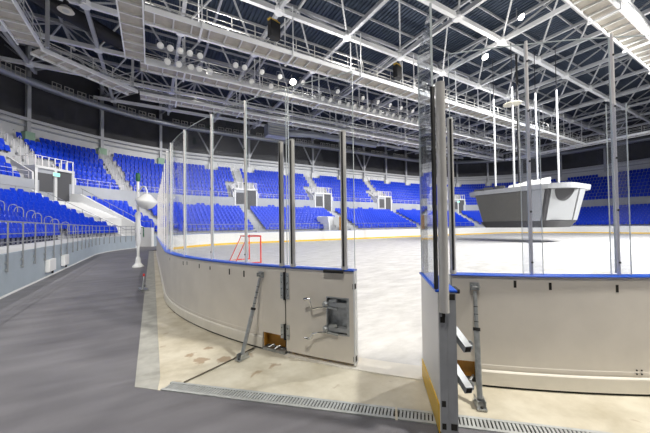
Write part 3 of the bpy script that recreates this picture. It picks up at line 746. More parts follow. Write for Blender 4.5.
# companion seats in pairs on the concourse in front of the grey wall
pairs = [('A', 149, ''), ('A', 131, ''), ('A', 113, ''), ('A', 105, ''), ('A', 97, ''), ('F', -22.5, ''), ('F', -14.2, ''), ('F', -11, ''), ('F', -8, ''), ('F', 0, ''), ('F', 3, ''), ('F', 5.6, ''), ('F', 13.5, ''), ('F', 17, ''), ('F', 20, '')]
bk, pn, brk = seat_geo(True)
pcs = thing('companion_seat', None, 'seat'); bk.build('backrest', M['seat'], pcs, True); pn.build('seat_pan', M['seat'], pcs, True); brk.build('bracket', M['seatdk'], pcs)
first = True
for i, (k, s, _) in enumerate(pairs):
    for sg in (-1, 1):
        ss = s+sg*(.3 if k == 'F' else .3/(R(1)*(FR+9.2)))
        p, n = bp(k, ss, 9.2); p.z = ZP
        o = pcs if first else copy_tree(pcs); first = False
        o.matrix_world = M_seat(p, n)
        o['label'] = ('blue companion seat, %s of the lone pair before the exit portal' % ('first' if sg > 0 else 'second')) if i == 0 else 'blue companion seat, %s of the %s pair along the grey concourse past the tunnel' % ('first' if sg*(1 if k == 'F' else -1) < 0 else 'second', ORD[i-1]); o['category'] = 'seat'; o['group'] = 'paired companion seats on the concourse'

# ------------------------------------------------------------------ aisles, steps
def steps(k, s, up_):
    m = MB(); w = 1.1
    n = NU if up_ else NL
    for i in range(n):
        d0_ = (DP1+DU*i) if up_ else 1.+DL*i; z = (ZU+RU*i) if up_ else Z0+RL*i; dep = DU if up_ else DL; rs = RU if up_ else RL
        if up_ and i < 3 and (k, s) in VOMS: continue
        for f, h in ((.5, .5),):
            p, n_ = bp(k, s, d0_+dep*(1-f/2)); m.box((p.x, p.y, z+rs*h/2), (dep*f, w, rs*h), math.atan2(n_.y, n_.x))
    struct(m, 'floor_aisle_steps', M['conc'])
for k, s in VOMS+[('A', 120)]: steps(k, s, True)
for k, s in (('A', 176), ('A', 121.), ('F', -18.5), ('F', -4.3), ('F', 9.8), ('B', 72), ('B', 40)): steps(k, s, False)
# hoop handrails
def hoop(k, s, d, z, label, group, mat='rail', h=.9, hw=.22):
    p, n = bp(k, s, d); t = thing('handrail_hoop', label, 'handrail', (p.x, p.y, z), group)
    m = MB(); pts = [p-n*hw+V((0, 0, z)), p-n*hw+V((0, 0, z+h-hw))]+[p-n*(hw*cos(a))+V((0, 0, z+h-hw+hw*sin(a))) for a in (pi*.25, pi*.5, pi*.75)]+[p+n*hw+V((0, 0, z+h-hw)), p+n*hw+V((0, 0, z))]
    m.tube(pts, .022, 6); m.build('hoop_tube', M[mat], t, True)
    return t
for i in range(10): hoop('A', 175.2 if i % 2 else 176.8, 1.15+.4*i, Z0+RL*max(0, int((.15+.4*i)/DL)) + (.175 if (.15+.4*i) % DL > .4 else 0), 'steel handrail hoop, %s up the aisle from the parapet railing' % ORD[i], 'handrail hoops in the left aisle', h=.88, hw=.2)
for k, s, nm in (('A', 120, 'the corner upper aisle'), ('A', 139.5, 'the aisle over the exit portal'), ('F', -18., 'the upper aisle above the goal'), ('F', -4.6, 'the second upper aisle of the far stand'), ('F', 9.4, 'the third upper aisle of the far stand'), ('B', 68., 'the upper aisle right of the scoreboard')):
    for i in range(0 if s == 120 else 3, 8):
        for sg in (-1, 1):
            ss = s+sg*(.5 if k == 'F' else .5/(R(1)*(FR+13)))
            hoop(k, ss, DP1+DU*i+.3, ZU+RU*i, 'pale hoop, %s side, %s step of %s' % ('near' if sg == (-1 if k == 'F' else 1) else 'far', ORD[i], nm), 'pale hoops in '+nm, 'railw', .95, .16)
# ------------------------------------------------------------------ railings
def railing(label, pts, h, bars, mat, postr=.022, z_drop=0., group=None, post_every=1, off=V((0, 0, 0))):
    t = thing('railing', label, 'railing', tuple(pts[0]), group)
    m = MB()
    m.tube([p+V((0, 0, h)) for p in pts], postr*1.15, 6); m.build('top_rail', M[mat], t, True)
    for b in bars:
        m = MB(); m.tube([p+V((0, 0, b)) for p in pts], postr*.75, 6); m.build('mid_rail', M[mat], t, True)
    for p in pts[::post_every]:
        m = MB(); m.tube([p-V((0, 0, z_drop)), p+V((0, 0, h))], postr, 6)
        po_ = m.build('post', M[mat], t)
        if z_drop:
            m = MB()
            for zz in (-.22, -.4): m.box(p+V((0, 0, zz))-V((.03, 0, 0)), (.05, .07, .05))
            m.build('bracket', M['galv'], po_)
    return t
pl = [V((-FX+.10, -10.34+i*1.0, Z0)) for i in range(19)]+[V((-SX+(FR-.1)*cos(R(a)), SY+(FR-.1)*sin(R(a)), Z0)) for a in (177.5, 173, 168.5, 164, 160, 156, 152.5, 149, 146.6)]
railing('steel railing with thin bars along the light blue parapet', pl, .78, (.48, .27), 'rail', .018, .45)
def path_pts(items, d, z, step):
    out = []
    for k, a, b in items:
        r = FR+d; L_ = abs(b-a)*(R(1)*r if k in 'AB' else 1); n = max(1, round(L_/step))
        for i in range(n+(1)):
            p, n_ = bp(k, a+(b-a)*i/n, d); p.z = z
            if not out or (out[-1]-p).length > .05: out.append(p)
    return out
railing('thin railing at the front of the corner block beyond the tunnel', path_pts([('A', 134.6, 121.8)], .1, Z0, 1.3), .95, (.5,), 'rail')
railing('thin railing along the front row of far stand behind the red goal', path_pts([('A', 119, 90), ('F', -SX, -19.2)], .1, Z0, 1.4), .95, (.5,), 'rail')
railing('thin railing at the front of far stand beside the orange door', path_pts([('F', -17.8, -9.6)], .1, Z0, 1.4), .95, (.5,), 'rail')
railing('thin railing at the front of far stand toward the scoreboard', path_pts([('F', -6.2, 9.1)], .1, Z0, 1.4), .95, (.5,), 'rail')
railing('thin railing at the front of far stand behind the scoreboard', path_pts([('F', 10.5, SX), ('B', 90, 60)], .1, Z0, 1.4), .95, (.5,), 'rail')
for i, (lab, it) in enumerate((('beside the exit portal, nearer the camera', [('A', 178, 145.)]), ('between the exit portal and corner aisle', [('A', 134, 122)]), ('from the corner aisle to the first far portal', [('A', 118, 90), ('F', -SX, -20.2)]), ('between the first and second far portals', [('F', -15.8, -6.8)]), ('between the second and third far portals', [('F', -2.4, 7.2)]), ('from the third far portal to the scoreboard corner', [('F', 11.6, SX), ('B', 90, 76)]))):
    railing('pale upper tier railing ' + lab, path_pts(it, DP1+.02, ZU+.2, 1.2), .75, (.4,), 'railw', .02)
# concourse front rail
railing('grey railing along the concourse before the exit portal', path_pts([('A', 170, 148)], DP0+.1, ZP, 1.5), .9, (.5,), 'rail')
# ------------------------------------------------------------------ vomitory portals
VL = ['in the corner with a lit green exit sign', 'at the left of far stand, behind the goal', 'at the middle of far stand, between two blocks', 'of the far stand nearest the scoreboard', 'beyond the scoreboard with green exit sign', 'low in the farthest corner stand']
for (k, s), lb in zip(VOMS, VL):
    p, n = bp(k, s, DP1); a = math.atan2(n.y, n.x); tv = V((-n.y, n.x, 0)); rm = Matrix((n, tv, V((0, 0, 1)))).transposed()
    t = thing('vomitory_portal', 'white framed stair portal ' + lb, 'entrance portal', (p.x, p.y, ZP), 'stair portals')
    def W(d, o, z): return V((p.x, p.y, 0))+n*d+tv*o+V((0, 0, z))
    def bx(m, d0_, d1_, o0, o1, z0, z1):
        return m.add([W(d, o, z) for d in (d0_, d1_) for o in (o0, o1) for z in (z0, z1)], [(0, 1, 3, 2), (4, 6, 7, 5), (0, 4, 5, 1), (2, 3, 7, 6), (0, 2, 6, 4), (1, 5, 7, 3)])
    m = MB()
    for sg in (-1, 1): bx(m, -.3, 2.3, sg*1.62-.11, sg*1.62+.11, ZP, 7.3); m.build('side_wall', M['wallw'], t); m = MB()
    bx(m, -.3, -.18, -.12, .12, ZP, 7.2)
    m.build('door_mullion', M['wallw'], t)
    m = MB(); bx(m, -.3, 2.4, -1.75, 1.75, 7.2, 7.42); m.build('lintel', M['wallw'], t)
    m = MB(); bx(m, -.205, -.175, -1.5, -.14, ZP+.02, 7.18); m.build('door_opening', M['opening'], t)
    m = MB(); bx(m, -.205, -.175, .14, 1.5, ZP+.9, 6.8); m.build('window_opening', M['opening'], t)
    m = MB(); bx(m, -.2, -.17, .13, 1.51, ZP+.01, 7.19); m.build('infill_panel', M['grayw'], t)
    m = MB()
    for sg in (-1, 1):
        vs = [W(d, sg*1.86+o, z) for o in (-.07, .07) for d, z in ((-.25, 6.1), (-.25, 6.75), (2.6, 8.3), (2.6, 7.0))]
        m = MB().add(vs, [(0, 1, 2, 3), (7, 6, 5, 4), (0, 4, 5, 1), (1, 5, 6, 2), (2, 6, 7, 3), (3, 7, 4, 0)]); m.build('cheek_wall', M['wallw'], t)
    for i in range(7):
        o = -1.65+i*.55; m = MB(); m.tube([W(-.2, o, 7.42), W(-.2, o, 8.35)], .05, 6); m.build('baluster', M['railw'], t)
    for sg in (-1, 1):
        for d in (.6, 1.4, 2.2):
            m = MB(); m.tube([W(d, sg*1.65, 7.42), W(d, sg*1.65, 8.35)], .05, 6); m.build('baluster', M['railw'], t)
    m = MB(); m.tube([W(2.3, -1.65, 8.33), W(-.2, -1.65, 8.33), W(-.2, 1.65, 8.33), W(2.3, 1.65, 8.33)], .03, 6); m.build('guard_rail', M['railw'], t)
for k, s, lb in (('A', 139.5, 'small lit green exit sign inside the corner stair portal'), ('B', 68., 'small lit green exit sign in the portal beyond the scoreboard')):
    p, n = bp(k, s, DP1-.345); tv = V((-n.y, n.x, 0))
    t = thing('exit_sign', lb, 'exit sign', (p.x, p.y, 6.6))
    m = MB(); m.box((p.x-tv.x*.75*0, p.y, 6.8), (.06, .62, .36), math.atan2(n.y, n.x)); m.build('housing', M['white'], t)
    p2 = p-n*.04; m = MB(); m.box((p2.x, p2.y, 6.8), (.03, .54, .28), math.atan2(n.y, n.x)); m.build('lit_panel', M['exit'], t)
# players' gate in far stand: white sloping cheek and orange door
t = thing('players_gate', 'white sloped gate walls with orange door in the far stand front', 'gate', (-7.9, FY, 0))
m = MB()
for x in (-9.3, -6.5):
    m.add([(x+o, FY+d, z) for o in (-.1, .1) for d, z in ((.03, 0), (.03, 1.4), (0.3, 2.9), (.6, 3.0), (3.4, 3.0), (3.4, 0))], [(0, 1, 2, 3, 4, 5), (11, 10, 9, 8, 7, 6)]+[(i, 6+i, 6+(i+1) % 6, (i+1) % 6) for i in range(6)])
m.build('side_wall', M['white'], t)
m = MB(); m.box((-7.3, FY+.3, 2.0), (.5, .05, 1.9)); m.build('door', M['wood'], t)
m = MB(); m.box((-7.9, FY+3.3, 2), (2.7, .1, 2.2)); m.build('back_panel', M['wallw'], t)

# ------------------------------------------------------------------ ring duct with grilles
def ring_pt(s_list, d, z): pass
t = thing('air_duct', 'long grey ring duct with square grilles under the roof edge', 'air duct', (-FX-15, 0, 17))
pts = []
for (P, N) in bowl(): pts.append(V((P[0]+N[0]*15.1, P[1]+N[1]*15.1, 17.0)))
m = MB(); m.tube(pts, .42, 12); m.build('pipe', M['duct'], t, True)
gi = 0
for k, s in [('A', a+o) for a in (172.5, 157.5, 142.5, 127.5, 112.5, 97.5) for o in (-4, -1.4, 1.4, 4)]+[('F', -SX+3.1+6.257*i+o) for i in range(7) for o in (-1.8, -.6, .6, 1.8)]:
    p, n = bp(k, s, 14.62); m = MB(); a = math.atan2(n.y, n.x); tv = V((-n.y, n.x, 0)); gi += 1
    for oo in (-.42, 0., .42): m.box((p.x+tv.x*oo, p.y+tv.y*oo, 17.3), (.05, .05, .8), a)
    for zz in (-.4, 0, .4): m.box((p.x, p.y, 17.3+zz), (.05, .9, .05), a)
    for oo in (-.3, .3): m.box((p.x+tv.x*oo+n.x*.1, p.y+tv.y*oo+n.y*.1, 17.2), (.2, .04, .04), a)
    m.build('grille', M['grille'], t)
# big black ducts
t = thing('ventilation_duct', 'thick black ventilation duct under the roof above the catwalk bend', 'air duct', (-37.5, 13, 18))
m = MB(); m.tube([(-44, 9.4, 18.9), (-38, 14.2, 18.9), (-33.5, 17.8, 18.9), (-28, 22.4, 18.9)], .62, 14); m.build('pipe', M['ductblk'], t, True)
m = MB()
for f in (.1, .35, .6, .85): q = V((-44, 9.4, 18.9)).lerp(V((-28, 22.4, 18.9)), f); m.lathe(q, [(.68, -.05), (.68, .05)], 14, (16, 13, 0))
m.build('flange', M['ductblk'], t)
t = thing('air_handler', 'dark grey air handling unit hung over the far stand', 'air unit', (-15, 24, 15))
m = MB(); m.box((-14.5, 26, 15.5), (3.2, 1.6, 1.7)); m.build('casing', M['duct'], t)
m = MB()
for z in (14.9, 15.25, 15.6, 15.95): m.box((-14.5, 25.17, z), (2.8, .06, .12))
m.build('louver', M['grille'], t)
m = MB(); m.tube([(-12.9, 26, 15.5), (-9, 26, 15.9), (4, 26, 15.9)], .5, 12); m.build('pipe', M['duct'], t, True)
for x in (-15.8, -13.2): m = MB(); m.tube([(x, 26, 16.3), (x, 26, 18.2)], .03, 6); m.build('hanger', M['rail'], t)

# ------------------------------------------------------------------ roof
ZB, ZT, ZD = 18., 21.3, 22.1
def inside(x, y, lim=16.2):
    if y < 0: y = y if abs(y) < 25 else 99; return abs(x) < FX+lim and abs(y) < 30
    dx, dy = max(0, abs(x)-SX), max(0, abs(y)-SY); return math.hypot(dx, dy) < FR+lim and (abs(x) < FX+lim) and abs(y) < FY+lim
G = 6.257
XS = [3.1285+G*k for k in range(-8, 8)]; YS = [G*m_ for m_ in range(-4, 6)]
rs_ = random.Random(3)
for yi, y in enumerate(YS):
    xs = [x for x in XS if inside(x, y, 15.8)]
    if len(xs) < 2: continue
    t = thing('ceiling_truss', None, None, (xs[0], y, ZB), kind='structure')
    m = MB(); m.beam((xs[0]-2, y, ZB), (xs[-1]+2, y, ZB), .30, .36)
    for x in xs: m.lathe((x, y, ZB), [(.34, -.24), (.42, -.1), (.42, .1), (.34, .24)], 10)
    m.build('bottom_chord', M['chordw'], t)
    m = MB()
    for x in xs:
        for sx in (-1, 1):
            for sy in (-1, 1):
                m.beam((x, y, ZB+.1), (x+sx*G/2, y+sy*G/2, ZT-.1), .13, .13)
    m.build('web_diagonal', M['chord'], t)
    m = MB(); m.beam((xs[0]-3, y+G/2, ZT), (xs[-1]+3, y+G/2, ZT), .2, .3); m.build('top_chord', M['chord'], t)
    # sub purlins
    m = MB()
    for q in (G/4, 3*G/4): m.beam((xs[0]-3, y+q, ZD-.22), (xs[-1]+3, y+q, ZD-.22), .1, .2)
    m.build('purlin', M['chord'], t)
for x in XS:
    ys = [y for y in YS if inside(x, y, 15.8)]
    if len(ys) < 2: continue
    t = thing('ceiling_cross_truss', None, None, (x, ys[0], ZB), kind='structure')
    m = MB(); m.beam((x, ys[0]-1, ZB+.02), (x, ys[-1]+2, ZB+.02), .26, .32); m.build('bottom_chord', M['chord'], t)
    m = MB(); m.beam((x+G/2, ys[0]-1, ZT+.02), (x+G/2, ys[-1]+2, ZT+.02), .2, .26); m.build('top_chord', M['chord'], t)
    m = MB()
    for y in ys: m.beam((x, y, ZB), (x, y, ZB+.6), .1, .1)
    m.build('king_post', M['chord'], t)
# corrugated deck
m = MB(); x = -52.; vs = []
prof = []
while x < 52:
    prof += [(x, ZD), (x+.17, ZD), (x+.2, ZD+.11), (x+.37, ZD+.11)]; x += .40
n = len(prof); m.add([(a, -32, z) for a, z in prof]+[(a, 38, z) for a, z in prof], [(i, i+1, n+i+1, n+i) for i in range(n-1)])
m.box((0, 3, ZD+.3), (106, 72, .1))
struct(m, 'ceiling_deck', M['deckm'])

# ------------------------------------------------------------------ catwalks
ZC = 14.3
def catwalk(label, p, q, zc=ZC, w=1.25, guard=None, ends=True, lean=True, hang=True):
    p, q = V((*p, zc)), V((*q, zc)); d = (q-p).normalized(); s = V((-d.y, d.x, 0)); L_ = (q-p).length
    t = thing('catwalk', label, 'catwalk', tuple(p))
    m = MB(); m.beam(p+V((0, 0, .17)), q+V((0, 0, .17)), w, .04); m.build('deck_plate', M['catdeck'], t)
    i = .5
    while i < L_: m = MB(); m.beam(p+d*i-s*(w/2)+V((0, 0, .08)), p+d*i+s*(w/2)+V((0, 0, .08)), .07, .14); m.build('underside_rib', M['cat'], t); i += 1.04
    for sg in (-1, 1):
        m = MB(); m.beam(p+s*sg*w/2+V((0, 0, .14)), q+s*sg*w/2+V((0, 0, .14)), .07, .32); m.build('side_channel', M['chordw'], t)
        m = MB()
        for h in (.55, .85, 1.3): m.tube([p+s*sg*w/2+V((0, 0, h)), q+s*sg*w/2+V((0, 0, h))], .028, 6)
        i = .3
        while i < L_: m.beam(p+s*sg*w/2+d*i+V((0, 0, .2)), p+s*sg*w/2+d*i+V((0, 0, 1.3)), .05, .05); i += 1.56
        if guard == sg:
            i = .1
            while i < L_: m.beam(p+s*sg*w/2+d*i+V((0, 0, .2)), p+s*sg*w/2+d*i+V((0, 0, 1.3)), .05, .06); i += .26
            for h in (.4, .7, 1.0): m.beam(p+s*sg*w/2+V((0, 0, h)), q+s*sg*w/2+V((0, 0, h)), .05, .06)
        m.build('guard_rail', M['cat'] if guard != sg else M['white'], t)
    m = MB()
    for o in (-.2, .25): m.tube([p+s*o+V((0, 0, .45)), q+s*o+V((0, 0, .45))], .06, 6)
    m.build('conduit', M['duct'], t)
    if hang:
        i = 3.1
        while i < L_:
            c = p+d*i; m = MB()
            for sg in (-1, 1): m.beam(c+s*sg*(w/2+.12)+V((0, 0, -.05)), c+s*sg*(w/2+.12)+V((0, 0, ZB-zc-.1)), .07, .07)
            m.beam(c-s*(w/2+.18)+V((0, 0, -.1)), c+s*(w/2+.18)+V((0, 0, -.1)), .12, .1); m.build('hanger', M['chordw'], t); i += G
    return t
catwalk('outermost catwalk above far stand, parallel to the long board', (-31.2, 18.8), (30.4, 18.8))
catwalk('diagonal catwalk bend above the corner seats', (-37.4, 13.9), (-31.75, 18.45), hang=False)
catwalk('outer catwalk leg rising out of view over left stand', (-37.5, -14), (-37.5, 13.3), hang=False)
catwalk('middle catwalk above the far boards carrying rows of floodlights', (-31.0, 12.5), (30.4, 12.5))
catwalk('end catwalk overhead crossing above the goal end board', (-31.3, -14), (-31.3, 11.8), hang=False)
catwalk('inner catwalk over the ice carrying two black speakers', (-30.6, 5.95), (30.4, 5.95))
catwalk('bright catwalk overhead with white mesh guard near scoreboard', (-22, -7.8), (30.4, -7.8), guard=-1)
catwalk('cross catwalk at the opposite end of the rink', (31.3, 18), (31.3, -14), hang=False)
# U hangers hung from the far chords are part of catwalks above; vertical corner post
m = MB(); m.beam((-31.75, 17.9, 14.5), (-31.75, 17.9, 18), .2, .2); tag(m.build('hanger_post', M['chord']), 'grey steel post where the diagonal catwalk meets the outermost catwalk', 'post')
m = MB(); m.beam((-36.6, 13.2, 14.5), (-36.6, 13.2, 18), .2, .2); tag(m.build('hanger_post', M['chord']), 'grey steel post at the catwalk bend by the overhead left leg', 'post')

# ------------------------------------------------------------------ floodlights
def floodlight():
    t = thing('floodlight', None, 'floodlight')
    ax = V((.25, -1, -.75)).normalized()
    m = MB(); m.lathe(V((0, 0, 0)), [(.10, -.22), (.15, -.18), (.16, -.05), (.25, .10), (.255, .12)], 14, ax); m.build('housing', M['alu'], t, True)
    m = MB(); m.lathe(ax*.121, [(.245, 0), (.22, .02), (.1, .035)], 14, ax); m.build('lens', M['silver'], t, True)
    m = MB(); m.beam((-.27, 0, 0), (-.27, 0, .42), .03, .03); m.beam((.27, 0, 0), (.27, 0, .42), .03, .03); m.beam((-.28, 0, .42), (.28, 0, .42), .03, .03); m.build('yoke', M['rail'], t)
    return t
fp = floodlight()
up_x = [-29.67, -29.0, -28.3, -27.6, -26.84, -23.98, -23.2, -21.63, -19.9, -17.5, -13.48, -10.18, -8.03, -6.2, -4.44, -2.5, -.6, 2.4, 5.]
lo_x = [-29.2, -28.4, -27.52, -26.9, -26.1, -22.6, -20.8, -15.32, -14.4, -13.3, -12.2, -11.3, -10.4, -9.5, -8.6, -7.7, -6.7, -5.77, -4.7, -3.6, -2.6, -1.58, -.4, 1.2, 3.]
fi = 0
for z, xs, nm in ((15.72, up_x, 'upper'), (14.62, lo_x, 'lower')):
    for i, x in enumerate(xs):
        o = fp if fi == 0 else copy_tree(fp); fi += 1
        o.location = (x, 11.28, z)
        o['label'] = 'round silver floodlight, %s along the %s row from the catwalk corner' % (ORD[i] if i < 20 else ['twenty-first', 'twenty-second', 'twenty-third', 'twenty-fourth', 'twenty-fifth'][i-20], nm)
        o['category'] = 'floodlight'; o['group'] = 'floodlights on the middle catwalk'
# lit lamps
def lit_lamp(label, loc, r, e=None):
    t = thing('lit_floodlight', label, 'floodlight', loc)
    ax = V((-.1, -.6, -.8)).normalized()
    m = MB(); m.lathe(V(loc), [(r*.5, -r), (r*.8, -r*.6), (r*1.05, .0), (r*1.05, .04)], 14, ax); m.build('housing', M['alu'], t, True)
    m = MB(); m.lathe(V(loc)+ax*.045, [(r*.98, 0), (r*.6, .03)], 14, ax); m.build('lens', M['lit'], t)
    m = MB(); m.beam(V(loc)+V((0, .3, 0)), V(loc)+V((0, .3, .8)), .05, .05); m.build('bracket', M['rail'], t)
lit_lamp('lit floodlight glaring above the glass on the middle catwalk', (-18.6, 11.1, 15.45), .30)
lit_lamp('lit lamp shining high in the roof trusses above the scoreboard', (-7.28, -3.58, 16.5), .22)
lit_lamp('lit lamp glowing between trusses beside the catwalk end', (-4.47, .8, 16.6), .28)
for l, xx in (('black loudspeaker on yellow clamps, nearer one on inner catwalk', -22.9), ('black loudspeaker on yellow clamps, farther one on inner catwalk', -11.3)):
    t = thing('loudspeaker', l, 'loudspeaker', (xx, 4.72, 15.3))
    m = MB(); m.box((xx, 4.72, 15.25), (.8, .45, 1.1), R(15)); m.build('cabinet', M['spk'], t, bevel=.03)
    m = MB(); m.box((xx, 4.74, 15.9), (.85, .3, .12), R(15)); m.box((xx+.1, 4.76, 16.0), (.3, .2, .1)); m.build('clamp', M['ylw'], t)
t = thing('high_bay_lamp', 'round pale high bay reflector lamp over the catwalk bend', 'lamp', (-35.2, 11.1, 16.3))
m = MB(); m.lathe((-35.2, 11.1, 16.3), [(.46, 0), (.44, .03), (.30, .22), (.14, .34)], 20); m.build('reflector', M['dish'], t, True)
m = MB(); m.lathe((-35.2, 11.1, 16.64), [(.16, 0), (.16, .3), (.06, .36)], 14); m.tube([(-35.2, 11.1, 17), (-35.2, 11.1, 18)], .02, 6); m.build('ballast_housing', M['ductblk'], t)
m = MB(); m.lathe((-35.2, 11.1, 16.27), [(.2, 0), (.2, .02)], 14); m.build('diffuser', M['grille'], t)

# ------------------------------------------------------------------ scoreboard
t = thing('scoreboard', 'grey hanging scoreboard cube lowered low over the ice', 'scoreboard', (0, 0, 1.5))
def octo(hx, hy, c, z): return [(-hx, -hy+c*1.1, z), (-hx+c*1.9, -hy, z), (hx-c*1.9, -hy, z), (hx, -hy+c*1.1, z), (hx, hy-c*1.1, z), (hx-c*1.9, hy, z), (-hx+c*1.9, hy, z), (-hx, hy-c*1.1, z)]
def loft(m, a, b):
    n = len(a); m.add(a+b, [tuple(range(n-1, -1, -1)), tuple(range(n, 2*n))]+[(i, (i+1) % n, n+(i+1) % n, n+i) for i in range(n)])
SBX, SBY, SZ0, SZ1 = 2.75, 4.35, 1.84, 4.42
lo_, hi_ = octo(SBX-.25, SBY-.6, 1.1, SZ0), octo(SBX, SBY, 1.15, SZ1)
m = MB(); loft(m, lo_, hi_); m.build('body', M['sbdark'], t)
def face(i, j, u0, u1, v0, v1, out, mat, name):
    a, b, c, d = V(lo_[i]), V(lo_[j]), V(hi_[j]), V(hi_[i]); n = ((b-a).cross(d-a)).normalized()
    if n.dot(V((a.x, a.y, 0))) < 0: n = -n
    def P(u, v): return (a.lerp(b, u)).lerp(d.lerp(c, u), v)
    q = [P(u0, v0), P(u1, v0), P(u1, v1), P(u0, v1)]
    m = MB(); m.add(q+[k+n*out for k in q], [(3, 2, 1, 0), (4, 5, 6, 7), (0, 1, 5, 4), (1, 2, 6, 5), (2, 3, 7, 6), (3, 0, 4, 7)])
    o = m.build(name, mat, t); return o, P, n
# face order: edge 7-0 is the -x side, 0-1 the corner toward the gate
face(0, 7, .21, .995, .02, .99, .06, M['screen'], 'video_screen')
face(0, 7, .035, .185, .0, .995, .06, M['sbgrey'], 'side_panel')
face(3, 4, .05, .95, .02, .99, .06, M['screen'], 'video_screen')
for i, j in ((0, 1), (2, 3), (4, 5), (6, 7)):
    o, P, n = face(i, j, .1, .97, .02, .995, .05, M['sbgrey'], 'corner_panel')
    c = P(.52, 1.0)+n*.055; ux = (P(1, 1)-P(0, 1)).normalized(); uy = (P(.5, 0)-P(.5, 1)).normalized()
    k = MB(); pts = [c+ux*(.78*cos(a))+uy*(1.0*sin(a)) for a in [pi*q/14 for q in range(15)]]
    k.add([q for q in pts]+[q+n*.02 for q in pts], [tuple(range(15)), tuple(range(29, 14, -1))]+[(q, q+1, q+16, q+15) for q in range(14)]); k.build('speaker_cutout', M['sbdark'], t)
face(1, 2, .05, .95, .02, .99, .06, M['sbgrey'], 'end_panel'); face(5, 6, .05, .95, .02, .99, .06, M['sbgrey'], 'end_panel')
def rr(hx, hy, r, z, n=8):
    out = []
    for cx, cy, a0 in ((hx-r, hy-r, 0), (-hx+r, hy-r, 90), (-hx+r, -hy+r, 180), (hx-r, -hy+r, 270)):
        out += [(cx+r*cos(R(a0+90*i/n)), cy+r*sin(R(a0+90*i/n)), z) for i in range(n+1)]
    return out
m = MB(); loft(m, rr(2.85, 4.38, 1.6, 4.43), rr(2.9, 4.43, 1.6, 4.83)); m.build('rim', M['sbrim'], t)
m = MB(); loft(m, rr(1.9, 3.0, .8, 1.28), rr(2.2, 3.4, .8, 1.835)); m.build('lower_skirt', M['sbdark'], t)
m = MB()
for x, y, w_, h_ in ((-1.8, 2.3, 1.1, .3), (-1.5, 1.4, .9, .4), (-2.0, 3.2, .6, .25), (-.8, 2.9, .7, .5), (1.5, -1, 1, .4)): m.box((x, y, 4.82+h_/2), (w_, .8, h_), .4)
m.build('top_equipment', M['sbdark'], t)
m = MB(); m.add([(-2.0, .5, 4.84), (-1.9, -2.3, 4.84), (-.6, -2.4, 4.84), (-.6, .6, 4.84), (-1.8, .4, 5.15), (-1.7, -2.0, 5.25), (-.8, -2.5, 5.6), (-.8, .5, 5.2)], [(3, 2, 1, 0), (4, 5, 6, 7), (0, 1, 5, 4), (1, 2, 6, 5), (2, 3, 7, 6), (3, 0, 4, 7)])
m.add([(-2.2, -.2, 4.84), (-2.1, -1.4, 4.84), (-1.2, -1.4, 4.84), (-1.2, -.3, 4.84), (-2.0, -.4, 5.05), (-1.9, -1.2, 5.1), (-1.3, -1.3, 5.5), (-1.3, -.4, 5.3)], [(3, 2, 1, 0), (4, 5, 6, 7), (0, 1, 5, 4), (1, 2, 6, 5), (2, 3, 7, 6), (3, 0, 4, 7)]); m.build('white_cover', M['tarp'], t)
# hanging rods
rods = [(497, -2.3, 2.9), (513, -2.2, .9), (537, 2.2, 2.4), (556, 2.6, -1.5), (545, -2.2, -3.2)]
for i, (x, y) in enumerate(((-1.0, 2.1), (-2.1, -.2), (1.2, -.6), (2.2, -1.9))):
    m = MB(); m.tube([(x, y, 4.9), (x, y, 14.)], .085, 8); o = m.build('hanging_rod', M['rod'], t, True)
    m = MB(); m.tube([(x, y, 14.), (x, y, ZB)], .03, 6); m.build('hoist_cable', M['ductblk'], o)
m = MB(); m.tube([(.2, .5, 4.9), (.2, .5, ZB)], .10, 8); m.build('cable_bundle', M['spk'], t, True)
m = MB(); m.lathe((-2.1, -.2, 12.4), [(.1, 0), (.75, .02), (.75, .08), (.1, .12)], 12); m.build('guide_ring', M['dish'], t)

# ------------------------------------------------------------------ white lamp post
lx, ly = -30.76, .32
t = thing('lamp_post', 'white gooseneck lamp post standing on the dark walkway', 'lamp post', (lx, ly, 0))
m = MB(); m.tube([(lx, ly, .1), (lx, ly, 3.62)], .052, 14); m.build('pole', M['white'], t, True)
m = MB(); m.lathe((lx, ly, .004), [(.22, 0), (.21, .04), (.11, .16), (.085, .36), (.06, .42)], 8); m.build('base', M['white'], t)
m = MB(); m.lathe((lx, ly, .9), [(.07, 0), (.10, .2), (.085, .5), (.115, .8), (.09, 1.1), (.125, 1.3), (.07, 1.42)], 12); m.build('plastic_wrap', M['wrap'], t, True)
m = MB(); m.lathe((lx, ly, 3.62), [(.075, 0), (.09, .05), (.09, .3), (.05, .36)], 10); m.build('cap', M['gdark'], t, True)
e = V((.6, -.8, 0))
m = MB(); m.tube([V((lx, ly, 3.2)), V((lx, ly, 3.22))+e*.08, V((lx, ly, 3.33))+e*.18, V((lx, ly, 3.40))+e*.32, V((lx, ly, 3.36))+e*.46, V((lx, ly, 3.2))+e*.55, V((lx, ly, 3.05))+e*.56], .032, 10); m.build('gooseneck', M['white'], t, True)
gc = V((lx, ly, 2.72))+e*.52
m = MB(); m.lathe(gc, [(.05, .36), (.13, .33), (.2, .27), (.38, .12), (.41, .06), (.41, .02), (.34, -.1), (.25, -.22), (.1, -.29), (.02, -.3)], 20, (0.12, -.1, 1)); m.build('lamp_shade', M['whiteglos'], t, True)
# floor fitting beside the gutter
t = thing('floor_jack', 'small metal fitting with red tip on the gutter edge', 'fitting', (-30.46, -5.4, 0))
m = MB(); m.box((-30.46, -5.4, .03), (.16, .42, .05), .2); m.tube([(-30.5, -5.65, .05), (-30.46, -5.5, .16), (-30.42, -5.3, .1)], .02, 6); m.build('base', M['galv'], t)
m = MB(); m.tube([(-30.46, -5.25, .05), (-30.45, -5.1, .32)], .022, 6); m.build('lever', M['galv'], t)
m = MB(); m.tube([(-30.45, -5.1, .32), (-30.447, -5.06, .38)], .03, 6); m.build('tip', M['redsmall'], t)
